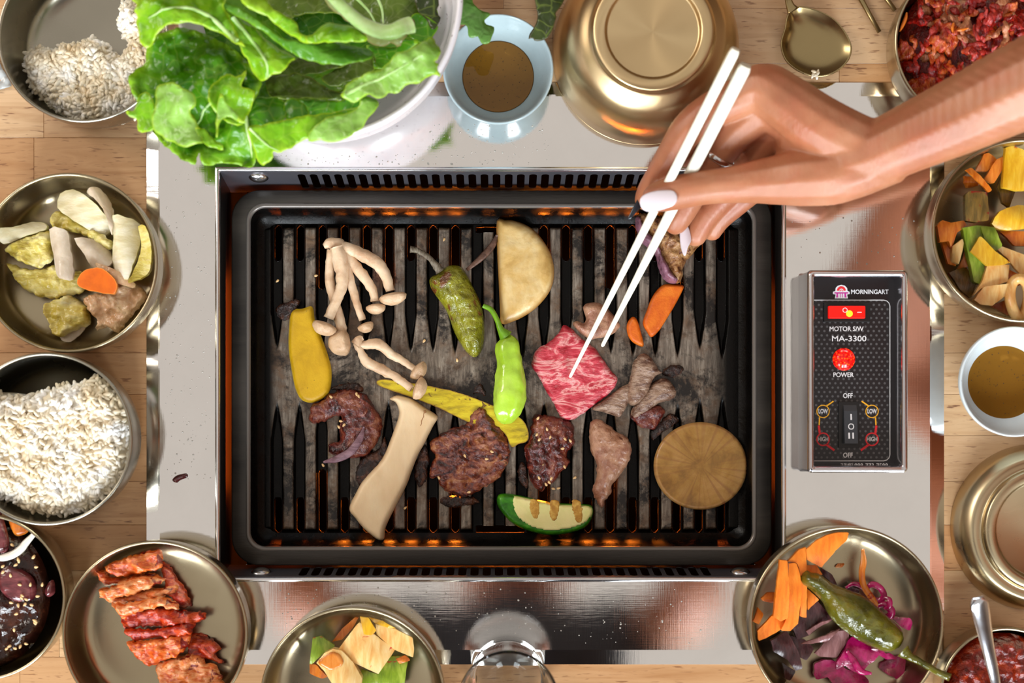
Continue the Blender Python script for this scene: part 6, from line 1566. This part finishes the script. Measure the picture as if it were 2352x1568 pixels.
hand_chains = [
    PX([(2640, 72, 0.160, 0.033), (2500, 132, 0.148, 0.0305), (2352, 196, 0.130, 0.0275), (2200, 268, 0.113, 0.0245), (2090, 318, 0.102, 0.0220), (2005, 356, 0.094, 0.0205), (1950, 372, 0.088, 0.0205)]),
    PX([(2030, 360, 0.093, 0.0195), (1930, 396, 0.086, 0.0200), (1850, 405, 0.080, 0.0192), (1790, 412, 0.075, 0.0165), (1735, 417, 0.072, 0.0142), (1680, 424, 0.071, 0.0122), (1620, 430, 0.070, 0.0116), (1565, 440, 0.067, 0.0116), (1528, 448, 0.065, 0.0108), (1506, 454, 0.063, 0.0092)]),
    PX([(2000, 345, 0.093, 0.0190), (1950, 325, 0.091, 0.0195), (1880, 288, 0.090, 0.0195), (1810, 238, 0.087, 0.0180), (1752, 202, 0.083, 0.0160), (1700, 222, 0.079, 0.0132), (1640, 250, 0.075, 0.0122), (1585, 292, 0.069, 0.0116), (1552, 340, 0.062, 0.0106), (1522, 392, 0.054, 0.0098), (1496, 432, 0.047, 0.0088), (1482, 458, 0.043, 0.0074)]),
    PX([(1980, 355, 0.086, 0.019), (1870, 300, 0.080, 0.019), (1775, 250, 0.073, 0.0165), (1712, 285, 0.064, 0.0138), (1660, 340, 0.054, 0.0120), (1600, 430, 0.040, 0.0104), (1565, 490, 0.032, 0.0094), (1552, 512, 0.028, 0.0082)]),
    PX([(1970, 370, 0.078, 0.018), (1880, 345, 0.072, 0.0185), (1805, 300, 0.064, 0.0158), (1745, 360, 0.048, 0.0124), (1680, 430, 0.030, 0.0106), (1625, 490, 0.022, 0.0094), (1598, 540, 0.016, 0.0080)]),
    PX([(1970, 385, 0.072, 0.017), (1890, 375, 0.060, 0.0165), (1830, 340, 0.048, 0.0130), (1765, 405, 0.032, 0.0100), (1700, 460, 0.022, 0.0090), (1655, 500, 0.016, 0.0082), (1636, 530, 0.012, 0.0070)]),
    PX([(1900, 345, 0.080, 0.019), (1840, 330, 0.074, 0.017)]),
    PX([(1560, 440, 0.067, 0.0112), (1520, 450, 0.0645, 0.0102)]),
]
limb_mesh(hand_chains, 'hand_and_forearm', m_skin, diner, 0.0011, 9)
m_nail = plain('pearl_nail', 'dcd0d6', 0.12, spec=0.8); m_dnail = plain('dark_nail', '1c2028', 0.15)
def nail(pts, z, ax, drop, mat, lab, th=0.0007, tilt=0.0):
    piece('nail', pts, z, th, mat, None, None, parent=diner, curl=(ax, -drop, 2, tilt), sheet=True, sp=0.0008, sub=4)['label'] = lab
def thumb_zf(x, y):
    c = W(1528, 458, 0.078); p = (y - c.y) + 0.10 * (x - c.x)
    return 0.10 * (x - c.x) - 26.0 * p * p
_n = slab('nail', [(1470, 464), (1476, 449), (1496, 440), (1526, 436), (1548, 439), (1555, 454), (1549, 470), (1528, 479), (1498, 485), (1478, 480)], 0.0772, 0.0008, m_nail, diner, zf=thumb_zf, sheet=True, sp=0.0008)
_n['label'] = 'long pearl white thumb nail'
if 0: nail([(1474, 462), (1480, 447), (1500, 438), (1530, 435), (1550, 440), (1556, 455), (1550, 471), (1530, 479), (1500, 484), (1480, 480)], 0.0745, 1.75, 0.0030, m_nail, 'long pearl white thumb nail', tilt=-0.06)
nail([(1562, 520), (1567, 508), (1576, 512), (1584, 528), (1588, 550), (1580, 568), (1573, 588), (1565, 570), (1562, 545)], 0.0235, 0.2, 0.0015, m_nail, 'pointed white ring-finger nail')
nail([(1473, 448), (1462, 462), (1450, 484), (1442, 503), (1452, 499), (1466, 482), (1478, 470)], 0.047, 0.5, 0.001, m_dnail, 'dark edge of the index nail')
# sleeve and torso beyond the frame, mirrored in the steel cover
m_brown = food('brown_knit', ['7c4424', '94542e'], 20, 0.8, 0.3, 300)
m_navy = food('navy_cotton', ['10121c', '1c2030'], 20, 0.85, 0.2, 300)
limb_mesh([[(Vector((0.372, 0.222, 0.165)), 0.040), (Vector((0.392, 0.17, 0.34)), 0.058), (Vector((0.42, 0.09, 0.56)), 0.082)],
           [(Vector((0.44, 0.08, 0.55)), 0.09), (Vector((0.62, 0.0, 0.50)), 0.13), (Vector((0.76, -0.08, 0.30)), 0.12), (Vector((0.80, -0.12, -0.02)), 0.12)],
           [(Vector((0.62, 0.0, 0.50)), 0.13), (Vector((0.82, -0.14, 0.52)), 0.10)]], 'brown_sweater', m_brown, diner, 0.012, 4)
limb_mesh([[(Vector((0.66, 0.02, 0.58)), 0.05), (Vector((0.64, 0.03, 0.74)), 0.09), (Vector((0.63, 0.03, 0.84)), 0.085)]], 'head', m_skin, diner, 0.010, 4)
photog = empty('person', (0.02, -0.62, -0.3), 'person in a dark navy top, seen only mirrored in the lower steel strip', 'person')
limb_mesh([[(Vector((0.01, -0.66, 0.10)), 0.13), (Vector((0.01, -0.52, 0.55)), 0.14), (Vector((0.02, -0.42, 0.85)), 0.13), (Vector((0.02, -0.38, 1.10)), 0.13)],
           [(Vector((-0.07, -0.43, 0.85)), 0.11), (Vector((-0.13, -0.36, 1.14)), 0.09)], [(Vector((0.10, -0.43, 0.85)), 0.11), (Vector((0.17, -0.36, 1.14)), 0.09)]], 'navy_shirt', m_navy, photog, 0.012, 5)
limb_mesh([[(Vector((-0.17, -0.34, 1.14)), 0.05), (Vector((-0.27, -0.24, 0.97)), 0.045), (Vector((-0.14, -0.04, 1.05)), 0.034), (Vector((-0.07, 0.01, 1.10)), 0.035)],
           [(Vector((0.21, -0.34, 1.14)), 0.05), (Vector((0.26, -0.22, 0.95)), 0.045), (Vector((0.15, -0.04, 1.05)), 0.034), (Vector((0.07, 0.01, 1.10)), 0.035)],
           [(Vector((0.02, -0.36, 1.2)), 0.05), (Vector((0.02, -0.25, 1.30)), 0.09), (Vector((0.02, -0.16, 1.27)), 0.085)], [(Vector((-0.17, -0.34, 1.14)), 0.05), (Vector((0.02, -0.34, 1.16)), 0.06), (Vector((0.21, -0.34, 1.14)), 0.05)]],
          'body', m_skin, photog, 0.009, 5)
# ring on the middle finger
m_silver = plain('silver', 'd8dade', 0.12, 1.0)
ca, cb = W(1664, 336, 0.0535), W(1632, 382, 0.0475)
ctr = (ca + cb) / 2; ax = (cb - ca).normalized(); u = ax.cross(Vector((0, 0, 1))).normalized(); vv = ax.cross(u)
verts = []; faces = []
for i in range(40):
    a = 2 * PI * i / 40; rr_ = 0.0118
    for j in range(8):
        b = 2 * PI * j / 8
        rad = rr_ + 0.0009 * math.cos(b)
        verts.append(ctr + u * (rad * math.cos(a)) + vv * (rad * math.sin(a)) + ax * (0.0022 * math.sin(b)))
for i in range(40):
    for j in range(8):
        faces.append([i * 8 + j, i * 8 + (j + 1) % 8, ((i + 1) % 40) * 8 + (j + 1) % 8, ((i + 1) % 40) * 8 + j])
tag(mesh('finger_ring', verts, faces, m_silver), 'silver ring on the curled finger behind the white chopsticks', 'ring')
# white chopsticks
m_ivory = plain('ivory_plastic', 'e6e2d0', 0.25, spec=0.6)
def wchop(tip, top, r0, r1, label):
    A, B = W(*tip), W(*top)
    ax = (B - A).normalized(); s = ax.cross(Vector((0, 0, 1))).normalized(); u = s.cross(ax)
    verts = []; faces = []; n = 12
    sec = [(-1, -0.8), (1, -0.8), (1, 0.8), (-1, 0.8)]
    k = 0.22; prof = []
    for i in range(4):
        p = Vector(sec[i]); a = Vector(sec[i - 1]); b = Vector(sec[(i + 1) % 4])
        prof += [p.lerp(a, k), p.lerp(p.lerp(a, .3).lerp(p.lerp(b, .3), .5), 0.5), p.lerp(b, k)]
    ts = [0, 0.006, 0.02, 0.1, 0.3, 0.6, 0.9, 0.99, 1.0]
    for t in ts:
        r = r0 + (r1 - r0) * min(1, t * 1.5)
        if t == 0: r *= 0.6
        if t == 1.0: r *= 0.8
        for q in prof: verts.append(A.lerp(B, t) + s * (q.x * r) + u * (q.y * r))
    for i in range(len(ts) - 1):
        for j in range(n):
            faces.append([i * n + j, i * n + (j + 1) % n, (i + 1) * n + (j + 1) % n, (i + 1) * n + j])
    faces.append(list(range(n))[::-1]); faces.append([(len(ts) - 1) * n + j for j in range(n)])
    o = mesh('white_chopstick', verts, faces, m_ivory, None, False)
    return tag(o, label, 'chopstick', 'white chopsticks in the hand')
wchop((1309, 866, G + 0.007), (1690, 113, 0.132), 0.0011, 0.0031, 'left white chopstick, its tip pressed on the middle of the raw beef')
wchop((1383, 795, G + 0.008), (1713, 150, 0.124), 0.0013, 0.0040, 'right white chopstick, wider, its tip at the edge of the raw beef')
